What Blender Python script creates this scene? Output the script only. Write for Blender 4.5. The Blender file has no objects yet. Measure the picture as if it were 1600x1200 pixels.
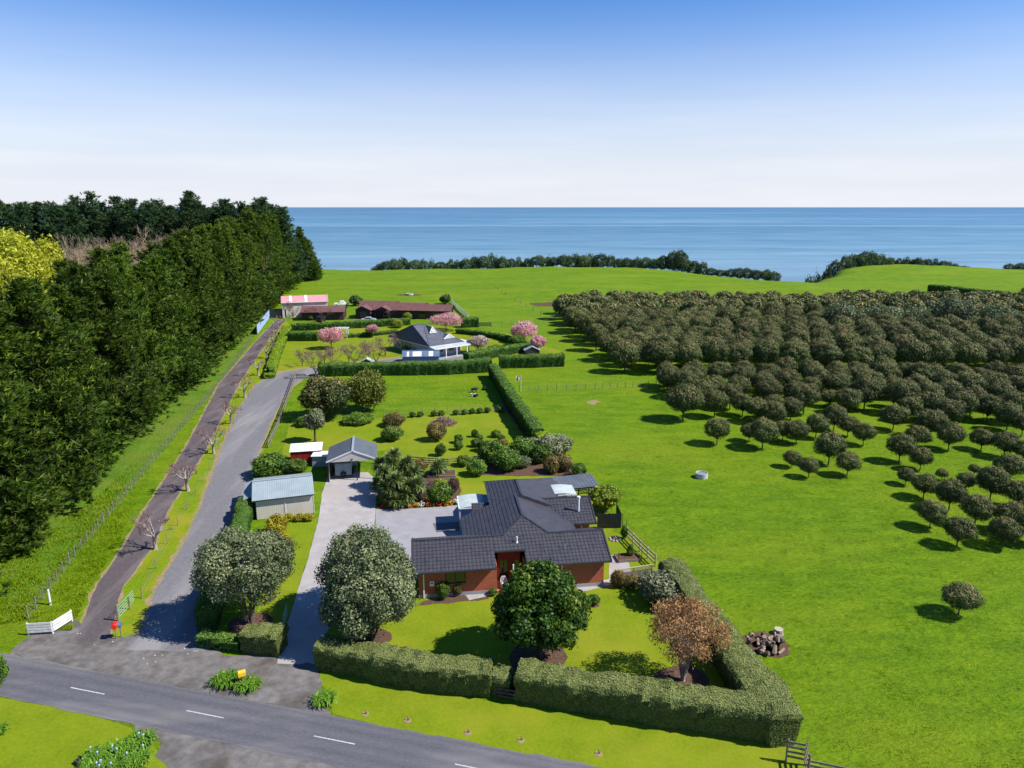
import bpy, math, random
import numpy as np
from mathutils import Vector

# ------------------------------------------------------------------ camera, sky, sun, exposure
scene = bpy.context.scene
C = scene.collection
R = math.radians
F = 1109.0            # focal length in photo pixels (1600 wide)
CAM_H = 32.0
PITCH = math.atan(277.0 / F)

cam_d = bpy.data.cameras.new('camera')
cam = bpy.data.objects.new('camera', cam_d)
C.objects.link(cam)
cam.location = (0, 0, CAM_H)
cam.rotation_euler = (math.pi / 2 - PITCH, 0, 0)
cam_d.sensor_width = 36.0
cam_d.lens = 36.0 * F / 1600.0
cam_d.clip_start = 0.5
cam_d.clip_end = 200000
scene.camera = cam

SUN_EL = R(47)
SUN_DIR = Vector((math.cos(SUN_EL) * 0.984, math.cos(SUN_EL) * -0.18, math.sin(SUN_EL)))   # towards the sun
world = bpy.data.worlds.new('World')
scene.world = world
world.use_nodes = True
wn = world.node_tree
bg = wn.nodes['Background']
sky = wn.nodes.new('ShaderNodeTexSky')
sky.sky_type = 'NISHITA'
sky.sun_disc = False
sky.sun_elevation = SUN_EL
sky.sun_rotation = math.atan2(SUN_DIR.x, SUN_DIR.y)
sky.altitude = 50
sky.air_density = 1.0
sky.dust_density = 0.0
sky.ozone_density = 3.5
# low marine haze whitening the horizon all round, with faint streaks of cloud in it
g_ = wn.nodes.new('ShaderNodeTexCoord')
sp_ = wn.nodes.new('ShaderNodeSeparateXYZ'); wn.links.new(g_.outputs['Generated'], sp_.inputs[0])
hz = wn.nodes.new('ShaderNodeValToRGB'); wn.links.new(sp_.outputs[2], hz.inputs[0])
hz.color_ramp.interpolation = 'EASE'
for el_, (p_, v_) in zip([hz.color_ramp.elements[0], hz.color_ramp.elements[1]], ((0.0, .97), (.27, 0.0))): el_.position = p_; el_.color = (v_, v_, v_, 1)
mp_ = wn.nodes.new('ShaderNodeMapping'); mp_.inputs['Scale'].default_value = (2.2, 2.2, 26)
wn.links.new(g_.outputs['Generated'], mp_.inputs[0])
nz = wn.nodes.new('ShaderNodeTexNoise'); nz.inputs['Scale'].default_value = 1.6; nz.inputs['Detail'].default_value = 6; nz.inputs['Roughness'].default_value = .55
wn.links.new(mp_.outputs[0], nz.inputs['Vector'])
hc = wn.nodes.new('ShaderNodeValToRGB'); wn.links.new(nz.outputs[0], hc.inputs[0])
hc.color_ramp.elements[0].position = .38; hc.color_ramp.elements[0].color = (4.15, 4.3, 4.75, 1)
hc.color_ramp.elements[1].position = .68; hc.color_ramp.elements[1].color = (4.5, 4.6, 4.9, 1)
mx_ = wn.nodes.new('ShaderNodeMix'); mx_.data_type = 'RGBA'
wn.links.new(hz.outputs[0], mx_.inputs[0]); hs_ = wn.nodes.new('ShaderNodeHueSaturation'); hs_.inputs['Saturation'].default_value = 1.2; wn.links.new(sky.outputs[0], hs_.inputs['Color']); tn_ = wn.nodes.new('ShaderNodeMix'); tn_.data_type = 'RGBA'; tn_.blend_type = 'MULTIPLY'; tn_.inputs[0].default_value = 1; tn_.inputs[7].default_value = (.54, .63, .80, 1); wn.links.new(hs_.outputs[0], tn_.inputs[6]); wn.links.new(tn_.outputs[2], mx_.inputs[6]); wn.links.new(hc.outputs[0], mx_.inputs[7])
wn.links.new(mx_.outputs[2], bg.inputs[0])
bg.inputs[1].default_value = 0.128

sun_d = bpy.data.lights.new('sun', 'SUN')
sun_d.energy = 4.6
sun_d.angle = R(0.55)
sun_d.color = (1.0, 0.955, 0.88)
sun = bpy.data.objects.new('sun', sun_d)
C.objects.link(sun)
sun.location = SUN_DIR * 300
sun.rotation_euler = SUN_DIR.to_track_quat('Z', 'Y').to_euler()

scene.view_settings.view_transform = 'Standard'
scene.view_settings.look = 'None'
scene.view_settings.exposure = 0.6
scene.view_settings.gamma = 1.0
scene.render.engine = 'CYCLES'
scene.cycles.use_denoising = True
scene.cycles.max_bounces = 5
scene.cycles.transparent_max_bounces = 6

# ------------------------------------------------------------------ helpers
rng = np.random.default_rng(7)
random.seed(7)


def gp(x, y, z=0.0):
    """photo pixel -> point at height z"""
    u = (x - 800) / F
    v = (y - 600) / F
    d = Vector((u, math.cos(PITCH) - v * math.sin(PITCH), -math.sin(PITCH) - v * math.cos(PITCH)))
    t = (z - CAM_H) / d.z
    return Vector((d.x * t, d.y * t, z))


def depth(p):
    return p[1] * math.cos(PITCH) + (CAM_H - p[2]) * math.sin(PITCH)


def px2m(px, p):
    return px * depth(p) / F


def tag(o, label=None, cat=None, group=None, kind=None):
    if label: o['label'] = label
    if cat: o['category'] = cat
    if group: o['group'] = group
    if kind: o['kind'] = kind
    return o


def empty(name, loc=(0, 0, 0), rz=0.0, label=None, cat=None, group=None):
    o = bpy.data.objects.new(name, None)
    o.empty_display_size = 0.3
    C.objects.link(o)
    o.location = loc
    o.rotation_euler = (0, 0, rz)
    return tag(o, label, cat, group)


def link(name, me, parent=None, loc=(0, 0, 0), rz=0.0, scale=None):
    o = bpy.data.objects.new(name, me)
    C.objects.link(o)
    o.location = loc
    o.rotation_euler = (0, 0, rz)
    if scale is not None: o.scale = scale
    if parent: o.parent = parent
    return o


def np_mesh(name, V, Q, mat=None, tint=None, smooth=False, T=None):
    """fast mesh from a vertex array and quads (and triangles)"""
    me = bpy.data.meshes.new(name)
    V = np.asarray(V, dtype=np.float32)
    Q = np.asarray(Q, dtype=np.int32).reshape(-1, 4)
    nT = 0 if T is None else len(T)
    loops = Q.ravel()
    starts = np.arange(len(Q), dtype=np.int32) * 4
    if nT:
        T = np.asarray(T, dtype=np.int32).reshape(-1, 3)
        starts = np.concatenate([starts, len(loops) + np.arange(nT, dtype=np.int32) * 3])
        loops = np.concatenate([loops, T.ravel()])
    me.vertices.add(len(V)); me.vertices.foreach_set('co', V.ravel())
    me.loops.add(len(loops)); me.loops.foreach_set('vertex_index', loops.astype(np.int32))
    me.polygons.add(len(Q) + nT); me.polygons.foreach_set('loop_start', starts.astype(np.int32))
    if tint is not None:
        a = me.attributes.new('tint', 'FLOAT', 'FACE')
        a.data.foreach_set('value', np.asarray(tint, dtype=np.float32))
    me.update(calc_edges=True)
    me.validate()
    if mat: me.materials.append(mat)
    if smooth: me.shade_smooth()
    return me


class MB:
    """collects polygons into one mesh"""
    def __init__(s): s.v = []; s.f = []

    def poly(s, pts):
        n = len(s.v); s.v += [tuple(p) for p in pts]; s.f.append(tuple(range(n, n + len(pts)))); return s

    def box(s, x0, x1, y0, y1, z0, z1):
        n = len(s.v)
        s.v += [(x, y, z) for z in (z0, z1) for y in (y0, y1) for x in (x0, x1)]
        for q in ((0, 2, 3, 1), (4, 5, 7, 6), (0, 1, 5, 4), (2, 6, 7, 3), (0, 4, 6, 2), (1, 3, 7, 5)):
            s.f.append(tuple(n + i for i in q))
        return s

    def bar(s, a, b, w, h=None, up=(0, 0, 1)):
        """box beam from a to b"""
        h = h or w
        a = Vector(a); b = Vector(b); d = (b - a).normalized(); up = Vector(up)
        if abs(d.dot(up)) > .98: up = Vector((0, 1, 0))
        sx = d.cross(up).normalized() * w / 2; sy = sx.cross(d).normalized() * h / 2
        n = len(s.v)
        for p in (a, b):
            for i, j in ((-1, -1), (1, -1), (1, 1), (-1, 1)): s.v.append(tuple(p + sx * i + sy * j))
        for q in ((3, 2, 1, 0), (4, 5, 6, 7), (0, 1, 5, 4), (1, 2, 6, 5), (2, 3, 7, 6), (3, 0, 4, 7)):
            s.f.append(tuple(n + i for i in q))
        return s

    def tube(s, pts, rad, n=6, cap=True):
        pts = [Vector(p) for p in pts]
        if not hasattr(rad, '__len__'): rad = [rad] * len(pts)
        base = len(s.v)
        for i, p in enumerate(pts):
            d = (pts[min(i + 1, len(pts) - 1)] - pts[max(i - 1, 0)]).normalized()
            up = Vector((0, 0, 1)) if abs(d.z) < .95 else Vector((1, 0, 0))
            a = d.cross(up).normalized(); b = d.cross(a)
            for k in range(n):
                t = 2 * math.pi * k / n
                s.v.append(tuple(p + (a * math.cos(t) + b * math.sin(t)) * rad[i]))
        for i in range(len(pts) - 1):
            for k in range(n):
                k2 = (k + 1) % n
                s.f.append((base + i * n + k, base + i * n + k2, base + (i + 1) * n + k2, base + (i + 1) * n + k))
        if cap:
            s.f.append(tuple(base + k for k in range(n)))
            s.f.append(tuple(base + (len(pts) - 1) * n + k for k in reversed(range(n))))
        return s

    def lathe(s, prof, n=20, cx=0, cy=0):
        base = len(s.v)
        for r, z in prof:
            for k in range(n):
                t = 2 * math.pi * k / n; s.v.append((cx + r * math.cos(t), cy + r * math.sin(t), z))
        for i in range(len(prof) - 1):
            for k in range(n):
                k2 = (k + 1) % n
                s.f.append((base + i * n + k, base + i * n + k2, base + (i + 1) * n + k2, base + (i + 1) * n + k))
        s.f.append(tuple(base + k for k in reversed(range(n))))
        s.f.append(tuple(base + (len(prof) - 1) * n + k for k in range(n)))
        return s

    def prism(s, pts2, z0, z1):
        n = len(s.v); k = len(pts2)
        s.v += [(p[0], p[1], z0) for p in pts2] + [(p[0], p[1], z1) for p in pts2]
        s.f.append(tuple(n + i for i in reversed(range(k)))); s.f.append(tuple(n + k + i for i in range(k)))
        for i in range(k):
            j = (i + 1) % k; s.f.append((n + i, n + j, n + k + j, n + k + i))
        return s

    def extrude_x(s, prof, x0, x1):
        """profile of (y,z) swept along x"""
        n = len(s.v); k = len(prof)
        s.v += [(x0, p[0], p[1]) for p in prof] + [(x1, p[0], p[1]) for p in prof]
        s.f.append(tuple(n + i for i in range(k))); s.f.append(tuple(n + k + i for i in reversed(range(k))))
        for i in range(k):
            j = (i + 1) % k; s.f.append((n + j, n + i, n + k + i, n + k + j))
        return s

    def mesh(s, name, mat, smooth=False):
        me = bpy.data.meshes.new(name)
        me.from_pydata(s.v, [], s.f); me.update()
        if mat: me.materials.append(mat)
        if smooth: me.shade_smooth()
        return me

    def build(s, name, mat, parent=None, loc=(0, 0, 0), rz=0.0, smooth=False):
        return link(name, s.mesh(name, mat, smooth), parent, loc, rz)


# ------------------------------------------------------------------ materials
def nodes(name):
    m = bpy.data.materials.new(name); m.use_nodes = True
    return m, m.node_tree, m.node_tree.nodes['Principled BSDF']


def rgb(c): return (c[0], c[1], c[2], 1.0)


def ramp(nt, stops, fac):
    r = nt.nodes.new('ShaderNodeValToRGB')
    el = r.color_ramp.elements
    while len(el) < len(stops): el.new(0.5)
    for e, (p, c) in zip(el, stops): e.position = p; e.color = rgb(c)
    nt.links.new(fac, r.inputs[0])
    return r.outputs[0]


def noise(nt, scale, detail=4, rough=.55, coord=None, dist=0.0):
    n = nt.nodes.new('ShaderNodeTexNoise')
    n.inputs['Scale'].default_value = scale; n.inputs['Detail'].default_value = detail
    n.inputs['Roughness'].default_value = rough; n.inputs['Distortion'].default_value = dist
    if coord is not None: nt.links.new(coord, n.inputs['Vector'])
    return n.outputs[0]


def world_pos(nt, scale=(1, 1, 1), rot=0.0):
    g = nt.nodes.new('ShaderNodeNewGeometry')
    mp = nt.nodes.new('ShaderNodeMapping')
    mp.inputs['Scale'].default_value = scale
    mp.inputs['Rotation'].default_value = (0, 0, rot)
    nt.links.new(g.outputs['Position'], mp.inputs['Vector'])
    return mp.outputs[0]


def mix(nt, fac, a, b, mode='MIX'):
    m = nt.nodes.new('ShaderNodeMix'); m.data_type = 'RGBA'; m.blend_type = mode
    for sock, val in ((m.inputs[0], fac), (m.inputs[6], a), (m.inputs[7], b)):
        if isinstance(val, (int, float)): sock.default_value = val
        elif isinstance(val, tuple): sock.default_value = rgb(val)
        else: nt.links.new(val, sock)
    return m.outputs[2]


def bump(nt, bsdf, height, strength, dist):
    b = nt.nodes.new('ShaderNodeBump')
    b.inputs['Strength'].default_value = strength; b.inputs['Distance'].default_value = dist
    nt.links.new(height, b.inputs['Height']); nt.links.new(b.outputs[0], bsdf.inputs['Normal'])


def surf(name, c1, c2, scale=3.0, rough=.8, spec=.3, c3=None, scale3=.4, bstr=0.0, bscale=30.0, bdist=.02, aniso=(1, 1, 1), metal=0.0, rot=0.0, lo=.35, hi=.65):
    """plain surface with two-tone noise, optional large patches of c3 and bump"""
    m, nt, b = nodes(name)
    w = world_pos(nt, aniso, rot)
    col = ramp(nt, [(lo, c1), (hi, c2)], noise(nt, scale, 6, .6, w))
    if c3 is not None:
        n3 = noise(nt, scale3, 5, .6, w)
        r = ramp(nt, [(.48, (0, 0, 0)), (.66, (1, 1, 1))], n3)
        col = mix(nt, r, col, c3)
    nt.links.new(col, b.inputs['Base Color'])
    b.inputs['Roughness'].default_value = rough
    b.inputs['Specular IOR Level'].default_value = spec
    b.inputs['Metallic'].default_value = metal
    if bstr: bump(nt, b, noise(nt, bscale, 4, .6, w), bstr, bdist)
    return m


def leaf(name, stops, rough=.55, spec=.3, trans=.25, var=.25):
    """foliage: colour from the per-leaf 'tint', shifted a little per plant"""
    m, nt, b = nodes(name)
    a = nt.nodes.new('ShaderNodeAttribute'); a.attribute_name = 'tint'
    col = ramp(nt, stops, a.outputs['Fac'])
    oi = nt.nodes.new('ShaderNodeObjectInfo')
    hsv = nt.nodes.new('ShaderNodeHueSaturation')
    mr = nt.nodes.new('ShaderNodeMapRange')
    mr.inputs[3].default_value = 1 - var; mr.inputs[4].default_value = 1 + var
    nt.links.new(oi.outputs['Random'], mr.inputs[0])
    nt.links.new(mr.outputs[0], hsv.inputs['Value'])
    nt.links.new(col, hsv.inputs['Color'])
    b.inputs['Roughness'].default_value = rough
    b.inputs['Specular IOR Level'].default_value = spec
    nt.links.new(hsv.outputs[0], b.inputs['Base Color'])
    if trans:
        t = nt.nodes.new('ShaderNodeBsdfTranslucent')
        nt.links.new(hsv.outputs[0], t.inputs['Color'])
        ms = nt.nodes.new('ShaderNodeMixShader'); ms.inputs[0].default_value = trans
        out = nt.nodes['Material Output']
        nt.links.new(b.outputs[0], ms.inputs[1]); nt.links.new(t.outputs[0], ms.inputs[2])
        nt.links.new(ms.outputs[0], out.inputs['Surface'])
    return m


def grass_mat(name, dark, mid, light, patch=None, fine=7.0, streak=(1, 1, 1), rot=0.0, bstr=.6, bdist=.12, pscale=.05):
    m, nt, b = nodes(name)
    w = world_pos(nt, streak, rot)
    n1 = noise(nt, fine, 5, .65, w)
    n2 = noise(nt, .35, 5, .6, w)
    n3 = noise(nt, pscale, 4, .55, w)
    c = ramp(nt, [(.30, dark), (.52, mid), (.75, light)], n1)
    c2 = ramp(nt, [(.36, dark), (.5, mid), (.64, light)], n2)
    c = mix(nt, .38, c, c2)
    if patch is not None:
        c = mix(nt, ramp(nt, [(.45, (0, 0, 0)), (.7, (.75, .75, .75))], n3), c, patch)
    nt.links.new(c, b.inputs['Base Color'])
    b.inputs['Roughness'].default_value = .9
    b.inputs['Specular IOR Level'].default_value = .12
    mm = nt.nodes.new('ShaderNodeMath'); mm.operation = 'ADD'
    nt.links.new(n1, mm.inputs[0]); nt.links.new(noise(nt, fine * .23, 3, .6, w), mm.inputs[1])
    bump(nt, b, mm.outputs[0], bstr, bdist)
    return m


M = {}
M['pasture'] = grass_mat('pasture', (.058, .130, .002), (.118, .218, .003), (.205, .300, .006), (.190, .255, .008), fine=2.6, streak=(.6, 1.5, 1), rot=.15, bstr=1.0, bdist=.32)
M['lawn'] = grass_mat('lawn', (.105, .160, .004), (.160, .220, .006), (.215, .26, .010), (.24, .245, .016), fine=4, bstr=.3, bdist=.05, pscale=.12)
M['verge'] = grass_mat('verge', (.085, .165, .003), (.155, .235, .005), (.24, .275, .010), (.30, .26, .02), fine=4, bstr=.5, bdist=.1, pscale=.25)
M['rough_grass'] = grass_mat('rough_grass', (.04, .105, .006), (.09, .18, .01), (.17, .24, .025), (.16, .19, .03), fine=3, bstr=.9, bdist=.2, pscale=.2)
M['asphalt'] = surf('asphalt', (.085, .085, .098), (.125, .124, .138), 9, .85, .25, (.16, .155, .158), .22, .25, 60, .01, aniso=(.5, 1.8, 1), rot=.25)
def road_mat(name, c1, c2, c3, origin, normal, width):
    m, nt, b = nodes(name)
    w = world_pos(nt, (.5, 1.8, 1), .25)
    col = ramp(nt, [(.35, c1), (.65, c2)], noise(nt, 9, 6, .65, w))
    col = mix(nt, ramp(nt, [(.5, (0, 0, 0)), (.68, (1, 1, 1))], noise(nt, .22, 5, .6, w)), col, c3)
    g = nt.nodes.new('ShaderNodeNewGeometry')
    sub = nt.nodes.new('ShaderNodeVectorMath'); sub.operation = 'SUBTRACT'; nt.links.new(g.outputs['Position'], sub.inputs[0]); sub.inputs[1].default_value = tuple(origin)
    dt = nt.nodes.new('ShaderNodeVectorMath'); dt.operation = 'DOT_PRODUCT'; nt.links.new(sub.outputs[0], dt.inputs[0]); dt.inputs[1].default_value = tuple(normal)
    mr = nt.nodes.new('ShaderNodeMapRange'); mr.inputs[2].default_value = width; nt.links.new(dt.outputs['Value'], mr.inputs[0])
    # wheel paths worn pale, oil darkened lane centres, gritty edges
    lane = ramp(nt, [(0, (1.5, 1.4, 1.3)), (.07, (.95, .95, .95)), (.13, (1.22, 1.22, 1.22)), (.25, (.84, .84, .85)), (.38, (1.2, 1.2, 1.2)), (.5, (.9, .9, .9)), (.62, (1.2, 1.2, 1.2)), (.75, (.84, .84, .85)), (.87, (1.22, 1.22, 1.22)), (.94, (.95, .95, .95)), (1, (1.5, 1.4, 1.3))], mr.outputs[0])
    wob = ramp(nt, [(.3, (.25, .25, .25)), (.7, (.9, .9, .9))], noise(nt, .5, 4, .6, w))
    col = mix(nt, wob, col, mix(nt, 1.0, col, lane, 'MULTIPLY'))
    nt.links.new(col, b.inputs['Base Color']); b.inputs['Roughness'].default_value = .85; b.inputs['Specular IOR Level'].default_value = .25
    bump(nt, b, noise(nt, 60, 4, .6, w), .25, .01)
    return m


M['drive_gravel'] = surf('drive_gravel', (.135, .132, .142), (.20, .195, .205), 6, .9, .2, (.25, .24, .24), .14, .3, 40, .015, aniso=(2.4, .35, 1), rot=-.25)
M['track'] = surf('track', (.075, .062, .066), (.125, .103, .106), 5, .9, .2, (.155, .13, .13), .3, .3, 40, .015, aniso=(2.4, .4, 1), rot=-.22)
M['gravel'] = surf('gravel', (.125, .115, .11), (.20, .185, .175), 1.4, .95, .15, (.085, .072, .062), .3, .25, 26, .02)
M['dirt_edge'] = surf('dirt_edge', (.22, .16, .09), (.33, .25, .14), 2.5, .95, .1, (.2, .24, .03), .6, .4, 14, .03)
M['concrete'] = surf('concrete', (.33, .305, .295), (.41, .385, .37), .8, .8, .25, (.36, .32, .30), .15, .08, 50, .005)
M['concrete_b'] = surf('concrete_b', (.27, .262, .275), (.33, .32, .335), .8, .8, .25, (.30, .285, .29), .2, .08, 50, .005)
M['soil'] = surf('soil', (.07, .040, .028), (.15, .09, .06), 4, .95, .1, (.11, .065, .045), .8, .7, 12, .05)
M['white_line'] = surf('white_line', (.30, .30, .30), (.60, .60, .59), 9, .6, .3)
M['water_puddle'] = surf('water_puddle', (.05, .045, .042), (.065, .06, .055), 1, .35, .4)
M['cream'] = surf('cream', (.55, .50, .43), (.60, .55, .475), 1.0, .6, .3, aniso=(1, 1, .3))
M['cream_b'] = surf('cream_b', (.50, .46, .42), (.56, .52, .48), 1.0, .6, .3)
M['iron_grey'] = surf('iron_grey', (.26, .32, .335), (.32, .375, .39), .9, .4, .5)
M['iron_dark'] = surf('iron_dark', (.085, .098, .108), (.115, .128, .14), .9, .45, .5)
M['white'] = surf('white', (.72, .72, .71), (.82, .82, .81), 1.5, .5, .4)
M['old_white'] = surf('old_white', (.58, .57, .54), (.78, .77, .74), 3, .65, .3)
M['wood'] = surf('wood', (.16, .13, .10), (.27, .225, .18), 8, .85, .2, aniso=(1, 1, .3))
M['wood_pale'] = surf('wood_pale', (.36, .30, .22), (.48, .41, .31), 6, .85, .2)
M['wood_dark'] = surf('wood_dark', (.035, .03, .028), (.07, .06, .055), 8, .8, .2)
M['wire'] = surf('wire', (.25, .25, .25), (.35, .35, .35), 5, .5, .5, metal=.6)
M['charcoal_tile'] = surf('charcoal_tile', (.036, .035, .043), (.062, .060, .071), 2.5, .5, .4, (.058, .055, .062), .5)
M['slate_tile'] = surf('slate_tile', (.085, .088, .112), (.125, .128, .155), 1.2, .5, .5)
M['brown_tile'] = surf('brown_tile', (.145, .066, .060), (.20, .095, .085), 1.0, .6, .4)
M['pink_iron'] = surf('pink_iron', (.56, .27, .28), (.62, .32, .33), .8, .45, .4)
M['pale_sheet'] = surf('pale_sheet', (.42, .47, .44), (.52, .57, .53), 1.0, .3, .5)
M['gutter'] = surf('gutter', (.03, .03, .036), (.045, .045, .05), 2, .4, .5)
M['glass'] = surf('glass', (.012, .02, .018), (.02, .03, .026), 1.0, .05, .8)
M['black'] = surf('black', (.012, .012, .014), (.022, .022, .024), 3, .5, .4)
M['red_paint'] = surf('red_paint', (.26, .012, .016), (.32, .018, .02), 1.5, .5, .4)
M['deep_red'] = surf('deep_red', (.16, .012, .012), (.20, .018, .016), 1.5, .6, .3)
M['bright_red'] = surf('bright_red', (.62, .02, .012), (.7, .03, .02), 3, .4, .5)
M['yellow_paint'] = surf('yellow_paint', (.78, .38, .01), (.85, .45, .015), 3, .45, .4)
M['blue_paint'] = surf('blue_paint', (.02, .08, .30), (.03, .10, .36), 3, .45, .4)
M['blue_mesh'] = surf('blue_mesh', (.26, .38, .62), (.34, .46, .70), 3, .7, .2)
M['blue_iron'] = surf('blue_iron', (.10, .15, .22), (.13, .185, .26), 1.2, .4, .5)
M['green_wall'] = surf('green_wall', (.40, .46, .45), (.46, .52, .51), 1, .6, .3)
M['base_grey'] = surf('base_grey', (.28, .29, .31), (.35, .36, .38), 2, .85, .2)
M['orange_clay'] = surf('orange_clay', (.45, .10, .03), (.6, .15, .05), 3, .6, .3)
M['green_metal'] = surf('green_metal', (.20, .42, .30), (.28, .5, .38), 3, .45, .5)
M['float_blue'] = surf('float_blue', (.16, .24, .27), (.24, .33, .36), 1.2, .45, .4)
M['car_silver'] = surf('car_silver', (.62, .63, .65), (.68, .69, .71), 1, .25, .6, metal=.3)
M['rubber'] = surf('rubber', (.015, .015, .015), (.025, .025, .025), 5, .8, .2)
M['trough'] = surf('trough', (.40, .40, .38), (.52, .52, .50), 3, .85, .2)
M['trough_water'] = surf('trough_water', (.20, .22, .22), (.26, .28, .28), 1, .1, .5)
M['bark'] = surf('bark', (.075, .055, .042), (.16, .125, .10), 7, .9, .15, bstr=.6, bscale=14, bdist=.04, aniso=(1, 1, .3))
M['bark_pale'] = surf('bark_pale', (.24, .20, .18), (.42, .37, .33), 7, .9, .15)
M['twig_pink'] = surf('twig_pink', (.22, .135, .12), (.34, .22, .20), 5, .9, .1)
M['twig_tan'] = surf('twig_tan', (.30, .22, .15), (.42, .32, .23), 5, .9, .1)
M['cut_wood'] = surf('cut_wood', (.22, .15, .11), (.40, .30, .23), 4, .9, .1)
M['cow_hide'] = surf('cow_hide', (.012, .011, .011), (.02, .018, .018), 2, .6, .3)
M['cow_patch'] = surf('cow_patch', (.012, .011, .011), (.75, .72, .68), 1.4, .7, .2, lo=.50, hi=.52)
M['flag'] = surf('flag', (.75, .70, .68), (.72, .25, .22), 1.5, .8, .2, lo=.45, hi=.55)


def brick_mat():
    m, nt, b = nodes('red_brick')
    tc = nt.nodes.new('ShaderNodeTexCoord')
    sx = nt.nodes.new('ShaderNodeSeparateXYZ'); nt.links.new(tc.outputs['Object'], sx.inputs[0])
    ad = nt.nodes.new('ShaderNodeMath'); nt.links.new(sx.outputs[0], ad.inputs[0]); nt.links.new(sx.outputs[1], ad.inputs[1])
    cb = nt.nodes.new('ShaderNodeCombineXYZ'); nt.links.new(ad.outputs[0], cb.inputs[0]); nt.links.new(sx.outputs[2], cb.inputs[1])
    br = nt.nodes.new('ShaderNodeTexBrick')
    br.inputs['Scale'].default_value = 1.0
    br.inputs['Brick Width'].default_value = .24; br.inputs['Row Height'].default_value = .086
    br.inputs['Mortar Size'].default_value = .008
    br.inputs['Color1'].default_value = rgb((.50, .105, .048)); br.inputs['Color2'].default_value = rgb((.37, .07, .034))
    br.inputs['Mortar'].default_value = rgb((.22, .13, .10))
    nt.links.new(cb.outputs[0], br.inputs['Vector'])
    c = mix(nt, .35, br.outputs[0], ramp(nt, [(.3, (.30, .07, .03)), (.7, (.52, .15, .065))], noise(nt, 2.2, 4, .6, tc.outputs['Object'])))
    nt.links.new(c, b.inputs['Base Color']); b.inputs['Roughness'].default_value = .85
    bump(nt, b, br.outputs[1], -.4, .01)
    return m


M['brick'] = brick_mat()

# foliage
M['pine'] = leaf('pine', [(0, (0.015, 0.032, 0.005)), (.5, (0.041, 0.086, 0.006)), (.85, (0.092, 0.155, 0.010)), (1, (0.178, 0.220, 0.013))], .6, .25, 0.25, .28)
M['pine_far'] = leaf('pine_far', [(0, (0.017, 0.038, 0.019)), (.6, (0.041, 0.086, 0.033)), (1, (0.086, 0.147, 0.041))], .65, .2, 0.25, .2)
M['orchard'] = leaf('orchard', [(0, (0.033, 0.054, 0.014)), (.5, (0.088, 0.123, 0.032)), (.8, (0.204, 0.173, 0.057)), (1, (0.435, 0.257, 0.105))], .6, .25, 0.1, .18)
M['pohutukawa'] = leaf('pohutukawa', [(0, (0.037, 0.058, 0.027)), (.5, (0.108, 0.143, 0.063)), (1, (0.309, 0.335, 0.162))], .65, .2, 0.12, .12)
M['puka'] = leaf('puka', [(0, (0.013, 0.036, 0.005)), (.55, (0.036, 0.091, 0.010)), (.9, (0.108, 0.181, 0.016)), (1, (0.216, 0.266, 0.029))], .5, .25, 0.3, .1)
M['shrub'] = leaf('shrub', [(0, (0.024, 0.064, 0.008)), (.5, (0.072, 0.153, 0.018)), (1, (0.209, 0.322, 0.036))], .5, .35, 0.3, .25)
M['shrub_grey'] = leaf('shrub_grey', [(0, (0.043, 0.059, 0.031)), (.5, (0.129, 0.152, 0.076)), (1, (0.328, 0.343, 0.181))], .6, .3, 0.2, .15)
M['shrub_lime'] = leaf('shrub_lime', [(0, (.08, .13, .008)), (.5, (.19, .26, .015)), (1, (.36, .42, .03))], .5, .3, .25, .12)
M['shrub_gold'] = leaf('shrub_gold', [(0, (.10, .10, .008)), (.5, (.27, .23, .012)), (1, (.5, .42, .03))], .5, .3, .2, .12)
M['shrub_plum'] = leaf('shrub_plum', [(0, (.045, .022, .022)), (.5, (.10, .055, .05)), (1, (.18, .10, .08))], .6, .3, .1, .2)
M['shrub_bronze'] = leaf('shrub_bronze', [(0, (0.039, 0.046, 0.013)), (.5, (0.130, 0.117, 0.026)), (1, (0.351, 0.234, 0.065))], .5, .35, .15, .15)
M['blossom'] = leaf('blossom', [(0, (.40, .15, .17)), (.5, (.62, .30, .32)), (1, (.80, .52, .52))], .7, .2, .3, .1)
M['blossom_pale'] = leaf('blossom_pale', [(0, (.36, .26, .18)), (.5, (.58, .44, .36)), (1, (.78, .66, .58))], .7, .2, .3, .1)
M['willow_gold'] = leaf('willow_gold', [(0, (0.213, 0.237, 0.015)), (.5, (0.413, 0.438, 0.025)), (1, (0.625, 0.625, 0.062))], .6, .25, 0.35, .12)
M['willow_green'] = leaf('willow_green', [(0, (.08, .10, .015)), (.5, (.17, .20, .03)), (1, (.29, .32, .06))], .6, .25, .3, .1)
M['brown_feather'] = leaf('brown_feather', [(0, (0.129, 0.069, 0.031)), (.5, (0.316, 0.173, 0.071)), (1, (0.604, 0.345, 0.144))], .7, .2, 0.2, .1)
M['scrub'] = leaf('scrub', [(0, (0.021, 0.048, 0.017)), (.5, (0.055, 0.103, 0.030)), (1, (0.155, 0.207, 0.063))], .6, .25, 0.25, .3)
M['dark_brick'] = surf('dark_brick', (.05, .028, .022), (.085, .045, .035), 4, .85, .2)
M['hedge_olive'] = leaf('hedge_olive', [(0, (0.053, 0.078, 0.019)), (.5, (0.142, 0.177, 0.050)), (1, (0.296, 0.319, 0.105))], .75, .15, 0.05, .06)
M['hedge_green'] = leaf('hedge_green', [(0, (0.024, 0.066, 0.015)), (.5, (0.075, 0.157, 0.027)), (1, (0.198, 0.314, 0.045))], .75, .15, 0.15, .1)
M['hedge_lime'] = leaf('hedge_lime', [(0, (.07, .13, .008)), (.5, (.16, .26, .012)), (1, (.30, .38, .02))], .75, .15, .05, .06)
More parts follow.
